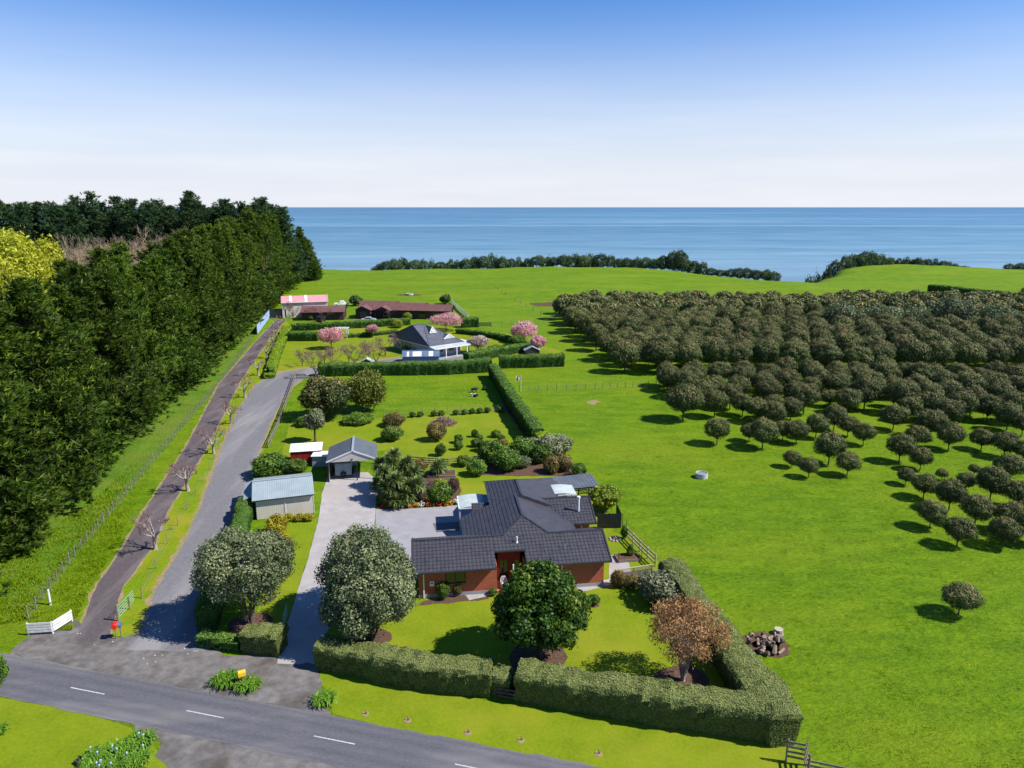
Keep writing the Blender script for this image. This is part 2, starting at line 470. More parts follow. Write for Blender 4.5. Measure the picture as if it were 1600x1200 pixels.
M['magnolia'] = leaf('magnolia', [(0, (.018, .028, .007)), (.55, (.05, .075, .015)), (.85, (.11, .11, .03)), (1, (.27, .18, .07))], .45, .3, .15, .1)
M['strap'] = leaf('strap', [(0, (0.030, 0.096, 0.010)), (.5, (0.090, 0.216, 0.014)), (1, (0.240, 0.396, 0.036))], .4, .4, .2, .1)
M['cabbage'] = leaf('cabbage', [(0, (0.047, 0.081, 0.020)), (.5, (0.121, 0.176, 0.041)), (1, (0.284, 0.324, 0.095))], .45, .4, .15, .1)
M['flower_mix'] = leaf('flower_mix', [(0, (.55, .02, .02)), (.4, (.7, .12, .02)), (.7, (.75, .45, .02)), (1, (.8, .75, .7))], .6, .2, .2, .1)
M['flower_blue'] = surf('flower_blue', (.30, .36, .65), (.42, .48, .75), 5, .7, .2)
M['grass_blade'] = leaf('grass_blade', [(0, (.11, .19, .002)), (.5, (.165, .26, .003)), (1, (.24, .33, .006))], .75, .12, .25, 0)
M['lawn_blade'] = leaf('lawn_blade', [(0, (.10, .19, .005)), (.5, (.16, .26, .008)), (1, (.26, .32, .015))], .75, .12, .25, 0)

# ------------------------------------------------------------------ land, sea, roads, lawns
def smooth(t):
    t = np.clip(t, 0, 1); return t * t * (3 - 2 * t)


CLX = [-900, -95, 60, 96, 122, 135, 172, 200, 900]
CLY = [340, 385, 390, 356, 322, 318, 374, 384, 380]


def cliff_y(X):
    return np.interp(X, CLX, CLY) + 2.5 * np.sin(np.asarray(X) * .11) + 1.5 * np.sin(np.asarray(X) * .31 + 1)


def land_z(X, Y):
    X = np.asarray(X, float); Y = np.asarray(Y, float)
    far = smooth((Y - 240) / 60)
    z = far * (1.3 * np.exp(-((X - 30) / 60) ** 2) + 3.2 * np.exp(-((X - 205) / 40) ** 2 - ((Y - 372) / 30) ** 2)
               + .5 * np.sin(X * .06 + 1) * np.sin(Y * .05))
    d = Y - cliff_y(X)
    return z - 1.2 * smooth((d + 14) / 14) * (d < 200) - 46 * smooth(d / 16)


xs = np.concatenate([np.arange(-900, -200, 20), np.arange(-200, 260, 4), np.arange(260, 901, 20)])
ys = np.concatenate([np.arange(-80, 236, 12), np.arange(238, 420, 3), np.arange(424, 480, 14)])
XX, YY = np.meshgrid(xs, ys)
ZZ = land_z(XX, YY)
nx, ny = len(xs), len(ys)
idx = np.arange(nx * ny).reshape(ny, nx)
Q = np.stack([idx[:-1, :-1], idx[:-1, 1:], idx[1:, 1:], idx[1:, :-1]], -1).reshape(-1, 4)
ground = link('ground', np_mesh('ground', np.stack([XX, YY, ZZ], -1).reshape(-1, 3), Q, M['pasture'], smooth=True))
tag(ground, 'bright green pasture running out to the sea cliffs', kind='structure')


def sea_mat():
    m, nt, b = nodes('sea_water')
    w = world_pos(nt, (.00035, .0016, 1))
    c = ramp(nt, [(.34, (.02, .09, .19)), (.5, (.07, .20, .30)), (.64, (.26, .42, .49))], noise(nt, 1.0, 6, .6, w, .8))
    w2 = world_pos(nt, (.006, .02, 1))
    gy = nt.nodes.new('ShaderNodeNewGeometry'); sy = nt.nodes.new('ShaderNodeSeparateXYZ'); nt.links.new(gy.outputs['Position'], sy.inputs[0])
    lg = nt.nodes.new('ShaderNodeMath'); lg.operation = 'LOGARITHM'; lg.inputs[1].default_value = 10; nt.links.new(sy.outputs[1], lg.inputs[0])
    mr = nt.nodes.new('ShaderNodeMapRange'); mr.inputs[1].default_value = 2.6; mr.inputs[2].default_value = 4.3; nt.links.new(lg.outputs[0], mr.inputs[0])
    # shoaling inshore water is paler with suspended sand than the deep water far out
    c = mix(nt, .55, c, ramp(nt, [(0, (.36, .40, .44)), (.3, (.15, .27, .345)), (.7, (.05, .155, .28)), (1, (.022, .085, .20))], mr.outputs[0]))
    c = mix(nt, .25, c, ramp(nt, [(.38, (.03, .11, .21)), (.62, (.2, .36, .44))], noise(nt, 1.0, 5, .6, w2)))
    nt.links.new(c, b.inputs['Base Color'])
    b.inputs['Roughness'].default_value = .45
    b.inputs['Specular IOR Level'].default_value = .18
    bump(nt, b, noise(nt, 1.0, 4, .6, world_pos(nt, (.05, .16, 1))), .5, 1.2)
    return m


sea = link('sea', np_mesh('sea', [(-90000, 280, -38), (90000, 280, -38), (90000, 90000, -38), (-90000, 90000, -38)], [(0, 1, 2, 3)], sea_mat()))
tag(sea, 'calm blue sea reaching to the horizon', kind='structure')


def px_poly(pts, z=0.0): return [gp(x, y, 0) for x, y in pts]


def roughen(P, step=.8, amp=.12, seed=0):
    """subdivide an outline and wobble it so that edges are not ruler straight"""
    r = random.Random(seed); out = []
    n = len(P)
    for i in range(n):
        a = Vector(P[i]); b = Vector(P[(i + 1) % n]); L = (b - a).length
        k = max(1, int(L / step))
        for j in range(k):
            p = a.lerp(b, j / k)
            out.append(p + Vector((r.uniform(-amp, amp), r.uniform(-amp, amp), 0)))
    return out


def sheet(name, pts, z, mat, label=None, amp=.12, step=.8, world=False, parent=None):
    P = pts if world else px_poly(pts)
    P = roughen(P, step, amp, sum(map(ord, name)) % 1000) if amp else P
    a = sum(P[i][0] * P[(i + 1) % len(P)][1] - P[(i + 1) % len(P)][0] * P[i][1] for i in range(len(P)))
    if a < 0: P = P[::-1]
    mb = MB(); mb.poly([(p[0], p[1], z) for p in P])
    o = mb.build(name, M[mat], parent)
    if not parent: tag(o, label, kind='structure')
    return o


FENCE_L = [(45, 968), (118, 870), (192, 782), (250, 710), (310, 640), (350, 592), (393, 532), (420, 495)]
sheet('rough_grass', [gp(*p) for p in FENCE_L] + [Vector((-120, 330, 0)), Vector((-420, 330, 0)), Vector((-420, 38, 0)), Vector((-60, 44, 0))], .008, 'rough_grass', 'rough grass strip under the pine belt', world=True, amp=.3)
sheet('lawn', [(440, 715), (452, 662), (800, 642), (850, 700), (905, 752), (960, 830), (1022, 872), (1060, 905), (1140, 1000), (1185, 1085), (950, 1060), (800, 1045), (650, 1022), (500, 1010), (505, 985), (600, 900), (720, 800), (590, 795), (600, 705)], .012, 'lawn', 'mown lawn around the brick house')
sheet('lawn', [(392, 985), (425, 880), (440, 812), (499, 808), (482, 871), (447, 980), (436, 1005)], .012, 'lawn', 'narrow mown lawn strip beside the cream shed')
sheet('lawn', [(430, 590), (447, 520), (640, 505), (790, 520), (875, 548), (882, 572), (770, 577), (500, 592)], .012, 'lawn', 'mown garden lawn around the grey roofed house')
sheet('verge', [(497, 1052), (800, 1100), (1243, 1168), (1340, 1240), (1200, 1260), (860, 1186), (700, 1156), (590, 1133), (520, 1116)], .014, 'lawn', 'mown grass verge between the long hedge and the road')
sheet('verge', [(-160, 1065), (0, 1091), (110, 1107), (190, 1130), (240, 1165), (280, 1230), (-300, 1300), (-400, 1150)], .014, 'lawn', 'mown grass across the road with strap leaved clumps')
sheet('verge', [(150, 1005), (171, 990), (189, 920), (241, 850), (262, 800), (323, 700), (373, 600), (420, 530), (446, 500), (455, 510), (440, 582), (415, 590), (400, 602), (373, 640), (347, 700), (323, 765), (311, 800), (287, 850), (245, 920), (224, 990), (200, 1008)], .010, 'verge', 'grass strip with bare trees between track and drive', amp=.2)

TRK_L = [(112, 1002), (124, 988), (149, 920), (196, 850), (224, 800), (290, 700), (343, 600), (403, 530), (432, 500)]
TRK_R = [(176, 1002), (172, 988), (190, 920), (241, 850), (262, 800), (323, 700), (373, 600), (420, 530), (446, 500)]
DRV_L = [(196, 1016), (222, 990), (245, 920), (287, 850), (311, 800), (323, 765), (347, 700), (373, 640), (400, 602), (418, 590), (445, 582), (480, 576), (520, 572), (570, 567), (625, 559), (645, 556), (700, 560), (736, 556)]
DRV_R = [(742, 566), (690, 577), (620, 577), (560, 578), (500, 584), (472, 592), (455, 606), (440, 628), (422, 662), (402, 712), (386, 765), (366, 830), (350, 880), (334, 950), (322, 1018)]


def shift(pts, m):
    out = []
    for x, y in pts:
        p = gp(x, y); out.append((x + m * F / depth(p), y))
    return out


sheet('dirt_edge', shift(DRV_L[:9], -.45) + [(432, 580), (480, 573.5), (625, 557)] + [(625, 579), (560, 580), (500, 586.5)] + shift(DRV_R[5:], .4), .016, 'dirt_edge', 'dry worn edge along the grey driveway', amp=.22)
sheet('dirt_edge', shift(TRK_L, -.28) + shift(TRK_R, .22)[::-1], .0145, 'dirt_edge', 'dry worn edge along the brown track', amp=.15)
sheet('gravel_entrance', [(15, 1022), (55, 990), (112, 968), (135, 985), (185, 1000), (215, 988), (310, 1000), (345, 1022), (440, 1022), (498, 1040), (512, 1119), (300, 1080), (100, 1044)], .020, 'gravel', 'patchy gravel entrance where the drives meet the road', amp=.3)
sheet('driveway', DRV_L + DRV_R, .024, 'drive_gravel', 'long grey gravel driveway curving to the rear houses', amp=.1)
sheet('track', TRK_L + TRK_R[::-1], .024, 'track', 'narrow dark brown sealed track beside the pine belt', amp=.08)
sheet('concrete_drive', [(433, 1037), (445, 986), (457, 948), (482, 871), (498, 811), (503, 772), (514, 740), (575, 738), (590, 752), (586, 800), (585, 838), (570, 900), (530, 965), (497, 1003), (492, 1039)], .022, 'concrete', 'pale concrete driveway from road to carport', amp=.03)
sheet('concrete_yard', [(587, 796), (640, 795), (700, 791), (740, 788), (742, 842), (645, 842), (656, 905), (600, 930), (572, 898), (586, 838)], .026, 'concrete_b', 'grey concrete yard beside the brick house', amp=.03)
sheet('yard_panel', [(676, 818), (724, 815), (726, 830), (682, 832)], .030, 'asphalt', 'darker paved square in the concrete yard', amp=0)

# road: two edges, centre dashes
rf0 = gp(0, 1020); rf1 = gp(860, 1184)
rd = (rf1 - rf0).normalized(); rn = Vector((rd.y, -rd.x, 0))
rc = gp(137, 1080); RW = abs((rc - rf0).dot(rn)) * 2
A = rf0 - rd * 90; B = rf1 + rd * 70
M['road'] = road_mat('road', (.085, .085, .098), (.125, .124, .138), (.155, .15, .153), rf0, rn, RW)
sheet('road', [A, B, B + rn * RW, A + rn * RW], .028, 'road', 'dark sealed country road with white centre dashes', amp=.09, world=True)
sheet('gravel_shoulder', [(185, 1124), (420, 1160), (650, 1200), (760, 1225), (700, 1290), (290, 1290), (245, 1165)], .018, 'gravel', 'grey gravel shoulder on the near side of the road', amp=.35)
s0 = (gp(110, 1075) - rf0).dot(rd)
for k in range(-4, 8):
    a = rf0 + rn * RW / 2 + rd * (s0 + k * 9.25); b = a + rd * 2.8
    o = sheet('centre_dash', [a - rn * .045, b - rn * .045, b + rn * .045, a + rn * .045], .034, 'white_line', amp=0, world=True, parent=bpy.data.objects['road'])

for pts, nm, lab in (
    ([(589, 797), (590, 757), (640, 742), (716, 748), (722, 786), (660, 794)], 'garden_bed', 'planted garden bed beside the concrete yard'),
    ([(735, 741), (755, 724), (800, 718), (875, 712), (912, 745), (880, 744), (800, 744)], 'garden_bed', 'brown mulched bed below the rail fence'),
    ([(770, 590), (788, 590), (842, 688), (826, 692), (790, 640)], 'garden_bed', 'dark soil strip along the clipped side hedge'),
    ([(660, 940), (700, 932), (760, 925), (765, 936), (700, 943), (652, 946)], 'garden_bed', 'narrow soil bed under the brick front wall')):
    sheet(nm, pts, .020, 'soil', lab, amp=.15)
sheet('path', [(905, 926), (960, 913), (988, 902), (980, 868), (953, 868), (951, 905), (900, 916)], .022, 'concrete', 'concrete path round the corner of the brick house', amp=.02)
sheet('path', [(733, 938), (770, 930), (778, 920), (752, 920), (728, 930)], .024, 'concrete', 'short concrete step path to the front porch', amp=.02)
sheet('forecourt', [(480, 506), (560, 500), (640, 497), (640, 502), (560, 507), (480, 514)], .02, 'gravel', 'gravel forecourt of the brown roofed house', amp=.2)
for (x, y, r) in ((392, 975, 1.7), (580, 1000, 1.6), (843, 1028, 2.1), (1067, 1063, 1.9), (1190, 1004, 1.5), (1208, 1010, 1.3), (928, 942, .6)):
    c = gp(x, y)
    sheet('mulch_ring', [c + Vector((math.cos(t) * r, math.sin(t) * r * .9, 0)) for t in np.linspace(0, 2 * math.pi, 14)[:-1]], .019, 'soil', 'ring of bare brown mulch', amp=.25, world=True, step=.5)
sheet('puddle', [(462, 1040), (478, 1036), (490, 1040), (486, 1046), (470, 1046)], .032, 'water_puddle', 'small puddle at the foot of the concrete drive', amp=.1)
sheet('grass_scorch', [(828, 474), (880, 471), (892, 475), (860, 479), (835, 478)], .05, 'soil', 'dark bare patch in the far field', amp=.5)


# real grass blades in the near paddock and along the lawns, thinning out with distance
def in_poly(P, x, y):
    inside = np.zeros(len(x), bool); n = len(P)
    for i in range(n):
        x0, y0 = P[i][0], P[i][1]; x1, y1 = P[(i + 1) % n][0], P[(i + 1) % n][1]
        c = ((y0 > y) != (y1 > y)) & (x < (x1 - x0) * (y - y0) / (y1 - y0 + 1e-12) + x0)
        inside ^= c
    return inside


def blades(name, label, polyw, n, h, w, mat, seed, clump=True):
    r = np.random.default_rng(seed)
    P = np.array([[p[0], p[1]] for p in polyw]); lo = P.min(0); hi = P.max(0)
    # more blades near the camera
    u = r.random(n * 4)
    y = lo[1] + (hi[1] - lo[1]) * u ** 2.0
    x = r.uniform(lo[0], hi[0], n * 4)
    if clump:
        f = np.sin(x * 1.7 + 2 * np.sin(y * .9)) * np.sin(y * 2.3 + 1.5 * np.sin(x * .6)) + .6 * np.sin(x * .45 + y * .3)
        keep = r.random(len(x)) < np.clip(.6 + .3 * f, .15, 1) * np.clip((hi[1] - y) / (.6 * (hi[1] - lo[1])), 0, 1)
        x, y, f = x[keep], y[keep], f[keep]
    else: f = np.zeros(len(x))
    k = in_poly(polyw, x, y); x, y, f = x[k][:n], y[k][:n], f[k][:n]
    m = len(x)
    hh = h * r.uniform(.5, 1.3, m) * (1 + .5 * np.clip(f, -.5, 1)); ww = w * r.uniform(.6, 1.4, m)
    a = r.uniform(0, math.pi, m); lean = r.normal(0, .5, (m, 2)) * hh[:, None]
    dx = np.cos(a) * ww / 2; dy = np.sin(a) * ww / 2
    V = np.empty((m, 3, 3), np.float32)
    V[:, 0] = np.stack([x - dx, y - dy, np.full(m, .0)], -1)
    V[:, 1] = np.stack([x + dx, y + dy, np.full(m, .0)], -1)
    V[:, 2] = np.stack([x + lean[:, 0], y + lean[:, 1], hh], -1)
    me = np_mesh(name, V.reshape(-1, 3), np.zeros((0, 4)), M[mat], T=np.arange(m * 3).reshape(-1, 3), tint=np.clip(r.normal(.5, .22, m) + .1 * f, 0, 1))
    return tag(link(name, me), label, 'grass', kind='stuff')


PADDOCK = [gp(1275, 1125), gp(1205, 1035), gp(1095, 905), gp(1035, 850), gp(930, 760), gp(1000, 690), gp(1650, 690), gp(1650, 1230), gp(1330, 1230)]
tr = np.random.default_rng(77)
def tufts(name, label, polyw, n, per, rad, h, w, mat, seed):
    r = np.random.default_rng(seed); P = np.array([[p[0], p[1]] for p in polyw]); lo = P.min(0); hi = P.max(0)
    cx = r.uniform(lo[0], hi[0], n * 4); cy = lo[1] + (hi[1] - lo[1]) * r.random(n * 4) ** 1.3
    k = in_poly(polyw, cx, cy); cx, cy = cx[k][:n], cy[k][:n]; m = len(cx) * per
    s = np.repeat(r.uniform(.5, 1.5, len(cx)), per)
    x = np.repeat(cx, per) + r.normal(0, rad, m) * s * 1.5; y = np.repeat(cy, per) + r.normal(0, rad, m) * s
    hh = h * s * r.uniform(.5, 1.2, m); ww = w * r.uniform(.6, 1.3, m); an = r.uniform(0, math.pi, m); ln = r.normal(0, .9, (m, 2)) * hh[:, None]
    V = np.empty((m, 3, 3), np.float32)
    V[:, 0] = np.stack([x - np.cos(an) * ww / 2, y - np.sin(an) * ww / 2, np.zeros(m)], -1)
    V[:, 1] = np.stack([x + np.cos(an) * ww / 2, y + np.sin(an) * ww / 2, np.zeros(m)], -1)
    V[:, 2] = np.stack([x + ln[:, 0], y + ln[:, 1], hh], -1)
    me = np_mesh(name, V.reshape(-1, 3), np.zeros((0, 4)), M[mat], T=np.arange(m * 3).reshape(-1, 3), tint=np.clip(np.repeat(r.normal(.5, .25, len(cx)), per) + r.normal(0, .15, m), 0, 1))
    return tag(link(name, me), label, 'grass', kind='stuff')


tufts('pasture_grass', 'tufted pasture grass of the big paddock', PADDOCK, 1500, 30, .16, .06, .05, 'grass_blade', 3)
blades('verge_grass', 'grass tufts between the post fence and the brown track', [gp(x, y) for x, y in FENCE_L[:4]] + [gp(205, 800), gp(185, 850), gp(140, 920), gp(112, 985), gp(40, 985)], 22000, .13, .08, 'grass_blade', 4)
blades('rough_tufts', 'rough grass tufts below the pines', [gp(-150, 1000), gp(-100, 890), gp(60, 840), gp(160, 770), gp(230, 700), gp(240, 715), gp(185, 785), gp(110, 875), gp(38, 970)], 22000, .2, .1, 'grass_blade', 5)

# ------------------------------------------------------------------ buildings
def clip(P, k, lo, hi):
    """clip a polygon of (a,b) pairs to lo<=P[k]<=hi"""
    for sgn, lim in ((1, lo), (-1, -hi)):
        out = []
        for i in range(len(P)):
            p, q = P[i], P[(i + 1) % len(P)]
            dp, dq = sgn * p[k] - lim, sgn * q[k] - lim
            if dp >= 0: out.append(p)
            if dp * dq < 0:
                t = dp / (dp - dq); out.append(tuple(p[j] + (q[j] - p[j]) * t for j in range(2)))
        P = out
        if len(P) < 3: return []
    return P


def tile_plane(mb, poly, e, course=.37, tile=.33, step=.035, rib=.022):
    """roof plane of stepped, ribbed tile courses; e = direction of the eave"""
    poly = [Vector(p) for p in poly]
    o = poly[0]; e = Vector(e).normalized()
    n = None
    for i in range(1, len(poly) - 1):
        n = (poly[i] - o).cross(poly[i + 1] - o)
        if n.length > 1e-4: break
    n = n.normalized()
    if n.z < 0: n = -n
    s = n.cross(e).normalized()
    if s.z < 0: s = -s
    P = [((p - o).dot(e), (p - o).dot(s)) for p in poly]
    mb.poly([p - n * .01 for p in poly])
    b0 = min(p[1] for p in P); b1 = max(p[1] for p in P)
    nb = max(1, int(math.ceil((b1 - b0) / course)))
    for i in range(nb):
        lo = b0 + i * course; hi = lo + course
        S = clip(P, 1, lo, hi)
        if not S: continue
        a0 = min(p[0] for p in S); a1 = max(p[0] for p in S)
        half = tile / 2 if tile else (a1 - a0 + 1)
        j0 = int(math.floor(a0 / half)) if tile else 0
        j1 = int(math.ceil(a1 / half)) if tile else 1
        for j in range(j0, j1):
            c0, c1 = (j * half, (j + 1) * half) if tile else (a0 - .5, a1 + .5)
            T = clip(S, 0, c0, c1)
            if len(T) < 3: continue

            def hgt(a, b):
                h = step * (1 - (b - lo) / course)
                if tile:
                    t = (a - c0) / half
                    h += rib * (t if j % 2 == 0 else 1 - t)
                return h
            mb.poly([o + e * a + s * b + n * hgt(a, b) for a, b in T])
            low = sorted([p for p in T if abs(p[1] - lo) < 1e-5])
            if len(low) >= 2:
                p, q = low[0], low[-1]
                mb.poly([o + e * p[0] + s * p[1], o + e * q[0] + s * q[1], o + e * q[0] + s * q[1] + n * hgt(*q), o + e * p[0] + s * p[1] + n * hgt(*p)])
    return mb


def iron_plane(mb, poly, e, pitch=.2, rib=.03):
    """corrugated sheet: ribs run up the slope"""
    poly = [Vector(p) for p in poly]; o = poly[0]; e = Vector(e).normalized()
    n = (poly[1] - o).cross(poly[2] - o).normalized()
    if n.z < 0: n = -n
    s = n.cross(e).normalized()
    P = [((p - o).dot(e), (p - o).dot(s)) for p in poly]
    a0 = min(p[0] for p in P); a1 = max(p[0] for p in P); h = pitch / 2
    for j in range(int(math.ceil((a1 - a0) / h))):
        c0 = a0 + j * h; c1 = c0 + h
        T = clip(P, 0, c0, c1)
        if len(T) < 3: continue
        mb.poly([o + e * a + s * b + n * rib * ((a - c0) / h if j % 2 == 0 else 1 - (a - c0) / h) for a, b in T])
    return mb


def wall(mb, a, b, z0, z1, th=.2, holes=()):
    """wall from plan point a to b, outer face on the line; holes = (s0,s1,zb,zt)"""
    a = Vector((a[0], a[1], 0)); b = Vector((b[0], b[1], 0)); d = (b - a).normalized(); n = Vector((-d.y, d.x, 0)); L = (b - a).length
    def blk(s0, s1, za, zb):
        if s1 - s0 < .01 or zb - za < .01: return
        q = [a + d * s0, a + d * s1, a + d * s1 + n * th, a + d * s0 + n * th]
        mb.prism([(p.x, p.y) for p in q], za, zb)
    cur = 0
    for s0, s1, zb, zt in sorted(holes):
        blk(cur, s0, z0, z1); blk(s0, s1, z0, zb); blk(s0, s1, zt, z1); cur = s1
    blk(cur, L, z0, z1)
    return mb


def window(parent, a, b, s0, s1, zb, zt, frame='black', panes=2, th=.2):
    """aluminium window set in a wall hole: frame, panes as children"""
    a = Vector((a[0], a[1], 0)); b = Vector((b[0], b[1], 0)); d = (b - a).normalized(); n = Vector((-d.y, d.x, 0))
    P = lambda s, z, o: a + d * s + n * o + Vector((0, 0, z))
    f = MB()
    for s in [s0 + .03, s1 - .03] + [s0 + (s1 - s0) * k / panes for k in range(1, panes)]:
        f.bar(P(s, zb, .07), P(s, zt, .07), .06, .06)
    for z in (zb + .03, zt - .03): f.bar(P(s0, z, .068), P(s1, z, .068), .07, .06)
    w = f.build('window', M[frame], parent)
    for k in range(panes):
        u0 = s0 + (s1 - s0) * k / panes; u1 = s0 + (s1 - s0) * (k + 1) / panes
        MB().poly([P(u0, zb, .09), P(u1, zb, .09), P(u1, zt, .09), P(u0, zt, .09)]).build('pane', M['glass'], w)
    return w


# ---- brick house with charcoal tile roof
HO = gp(655, 935); HR = R(7.5)
house = empty('brick_house', HO, HR, 'low red brick house with dark charcoal tiled roof and recessed porch', 'house')
EZ, PT, OV = 2.62, .424, .5
def ez(run): return EZ + run * PT
W = 15.9
front = MB()
wall(front, (0, 0), (6.6, 0), .32, EZ - .02, holes=[(2.2, 3.95, 1.15, 2.3)])
wall(front, (9.0, 0), (W, 0), .32, EZ - .02, holes=[(10.2 - 9, 11.4 - 9, 1.15, 2.3)])
wall(front, (0, 5.4), (0, .2), .32, EZ - .02)
wall(front, (W, .2), (W, 5.4), .32, EZ - .02)
wall(front, (6.6, .2), (6.6, 1.5), .32, EZ - .02)
wall(front, (9.0, 1.5), (9.0, .2), .32, EZ - .02)
front.prism([(.1, 5.2), (W - .1, 5.2), (W - .1, 5.4), (.1, 5.4)], .32, EZ - .02)
for u in (0, W):      # brick gable ends
    s = .2 if u == 0 else -.2
    front.poly([(u, 0, EZ - .02), (u, 5.4, EZ - .02), (u, 2.7, ez(2.7) - .05)])
front.build('brick_wall', M['brick'], house)
wing = MB()
wall(wing, (9.9, 7.5), (16.4, 7.5), .32, EZ - .02, holes=[(2.0, 3.6, 1.15, 2.3)])
wall(wing, (16.4, 7.7), (16.4, 12.9), .32, EZ - .02)
wall(wing, (4.9, 9.4), (4.9, 5.4), .32, EZ - .02, holes=[(1.0, 2.8, .4, 2.3)])
wall(wing, (7.5, 9.4), (5.1, 9.4), .32, EZ - .02)
wall(wing, (7.5, 12.9), (7.5, 9.4), .32, EZ + .5, holes=[(.6, 2.6, .4, 2.3)])
wall(wing, (16.4, 12.9), (7.7, 12.9), .32, EZ - .02)
wing.poly([(16.4, 7.5, EZ - .02), (16.4, 12.9, EZ - .02), (16.4, 10.2, ez(2.7) - .05)])
wing.build('brick_wall', M['brick'], house)
MB().box(-.02, 6.62, -.02, 5.42, 0, .32).box(8.98, W + .02, -.02, 5.42, 0, .32).box(6.62, 8.98, 1.3, 5.42, 0, .32).box(7.48, 16.42, 7.48, 12.92, 0, .318).box(4.88, 7.48, 5.42, 9.42, 0, .316).build('foundation', M['base_grey'], house)
po = MB(); wall(po, (6.8, 1.5), (8.8, 1.5), .32, 3.2, .15, holes=[(.15, .95, .5, 2.25), (1.45, 1.95, .9, 2.25)]); po.build('porch_wall', M['deep_red'], house)
MB().box(6.62, 8.98, -.1, 1.3, .0, .2).build('porch_floor', M['orange_clay'], house)
window(house, (0, 0), (6.6, 0), 2.2, 3.95, 1.15, 2.3)
window(house, (9, 0), (W, 0), 1.2, 2.4, 1.15, 2.3)
window(house, (6.8, 1.5), (8.8, 1.5), .15, .95, .5, 2.25, 'black', 2)
window(house, (6.8, 1.5), (8.8, 1.5), 1.45, 1.95, .9, 2.25, 'black', 1)
window(house, (9.9, 7.5), (16.4, 7.5), 2.0, 3.6, 1.15, 2.3)
window(house, (4.9, 9.4), (4.9, 5.4), 1.0, 2.8, .4, 2.3)
window(house, (7.5, 12.9), (7.5, 9.4), .6, 2.6, .4, 2.3)
for u, v in ((.42, -.08), (8.0, -.02), (12.2, -.08)):
    MB().box(u - .055, u + .055, v - .05, v + .05, .05 if v < -.05 else .2, EZ - .03).build('downpipe', M['white'], house)
MB().box(15.55, 15.65, 7.38, 7.48, .05, EZ - .03).build('downpipe', M['white'], house)
mbx = MB().box(.92, 1.28, -.10, -.003, 1.1, 1.55).build('meter_box', M['white'], house)
MB().box(1.0, 1.2, -.104, -.10, 1.33, 1.45).build('meter_window', M['blue_paint'], mbx)

RV, AV, AU = 2.7, 4.75, 9.45                 # ridge line of the front wing, apex of the main hip
zr, za = ez(RV + OV), ez(AV + OV)
HWD = AV + OV                                # half width of the main roof
uL, uR = AU - (AV - RV), AU + (AV - RV)
front_roof = MB()
E0 = -OV
ePlane = lambda u, v: (u, v, EZ + (v + OV) * PT)
pieces = [[(-.5, E0), (6.5, E0), (6.5, RV), (-.5, RV)], [(6.5, 1.15), (9.1, 1.15), (9.1, RV), (6.5, RV)], [(9.1, E0), (W + .5, E0), (W + .5, RV), (9.1, RV)], [(uL, RV), (uR, RV), (AU, AV)]]
for pc in pieces: tile_plane(front_roof, [ePlane(u, v) for u, v in pc], (1, 0, 0))
front_roof.build('roof', M['charcoal_tile'], house)
back = MB()
bz = lambda u, v: (u, v, EZ + (2 * RV + OV - v) * PT)
tile_plane(back, [bz(-.5, 2 * RV + OV), bz(AU - HWD, 2 * RV + OV), bz(uL, RV), bz(-.5, RV)], (1, 0, 0))
tile_plane(back, [bz(W + .5, 2 * RV + OV), bz(AU + HWD, 2 * RV + OV), bz(uR, RV), bz(W + .5, RV)], (1, 0, 0))
back.build('roof', M['charcoal_tile'], house)
spine = MB()
lz = lambda u, v: (u, v, EZ + (u - (AU - HWD)) * PT)
rz_ = lambda u, v: (u, v, EZ + (AU + HWD - u) * PT)
zrd = zr
ul = AU - HWD + (zr - EZ) / PT               # where the slopes reach the wing ridge height
tile_plane(spine, [lz(uL, RV), lz(AU, AV), lz(AU, 9.9), lz(AU - HWD, 9.9), lz(AU - HWD, RV + (uL - (AU - HWD)))], (0, 1, 0))
tile_plane(spine, [rz_(uR, RV), rz_(AU, AV), rz_(AU, 10.0), rz_(AU + HWD, 10.0), rz_(AU + HWD, RV + (AU + HWD - uR))], (0, 1, 0), tile=None, step=.018)
spine.build('roof', M['charcoal_tile'], house)
# rear block, a little higher and set over to the right
BU, BV0, BV1 = 10.0, 9.4, 13.2; BH = HWD + .25
bl = lambda u, v: (u, v, EZ + .02 + (u - (BU - BH)) * PT)
br_ = lambda u, v: (u, v, EZ + .02 + (BU + BH - u) * PT)
bb = lambda u, v: (u, v, EZ + .02 + (BV1 + BH - v) * PT)
rear = MB()
tile_plane(rear, [bl(7.0, BV0 - .2), bl(BU, BV0 - .2), bl(BU, BV1), bl(7.0, BV1 + BU - 7.0)], (0, 1, 0))
tile_plane(rear, [br_(BU + BH, BV0 - .2), br_(BU, BV0 - .2), br_(BU, BV1), br_(BU + BH, BV1 + BH)], (0, 1, 0), tile=None, step=.018)
tile_plane(rear, [bb(7.0, BV1 + BU - 7.0), bb(7.0, BV1 + BH), bb(BU + BH, BV1 + BH), bb(BU, BV1)], (1, 0, 0))
rear.poly([bl(7.0, BV0 - .2), bl(BU, BV0 - .2), br_(BU + BH, BV0 - .2)])
rear.build('roof', M['charcoal_tile'], house)
rw = MB()
WV = 10.2
tile_plane(rw, [(11.2, 7.0, EZ + .02), (16.95, 7.0, EZ + .02), (16.95, WV, EZ + .02 + 3.2 * PT), (11.2, WV, EZ + .02 + 3.2 * PT)], (1, 0, 0))
tile_plane(rw, [(11.2, 13.4, EZ + .02), (16.95, 13.4, EZ + .02), (16.95, WV, EZ + .02 + 3.2 * PT), (11.2, WV, EZ + .02 + 3.2 * PT)], (1, 0, 0))
rw.build('roof', M['charcoal_tile'], house)
lp = MB()      # little left porch roof
tile_plane(lp, [(5.3, 9.95, 2.7), (7.2, 9.95, 2.7), (7.2, 11.6, 3.3), (5.3, 11.6, 3.3)], (1, 0, 0))
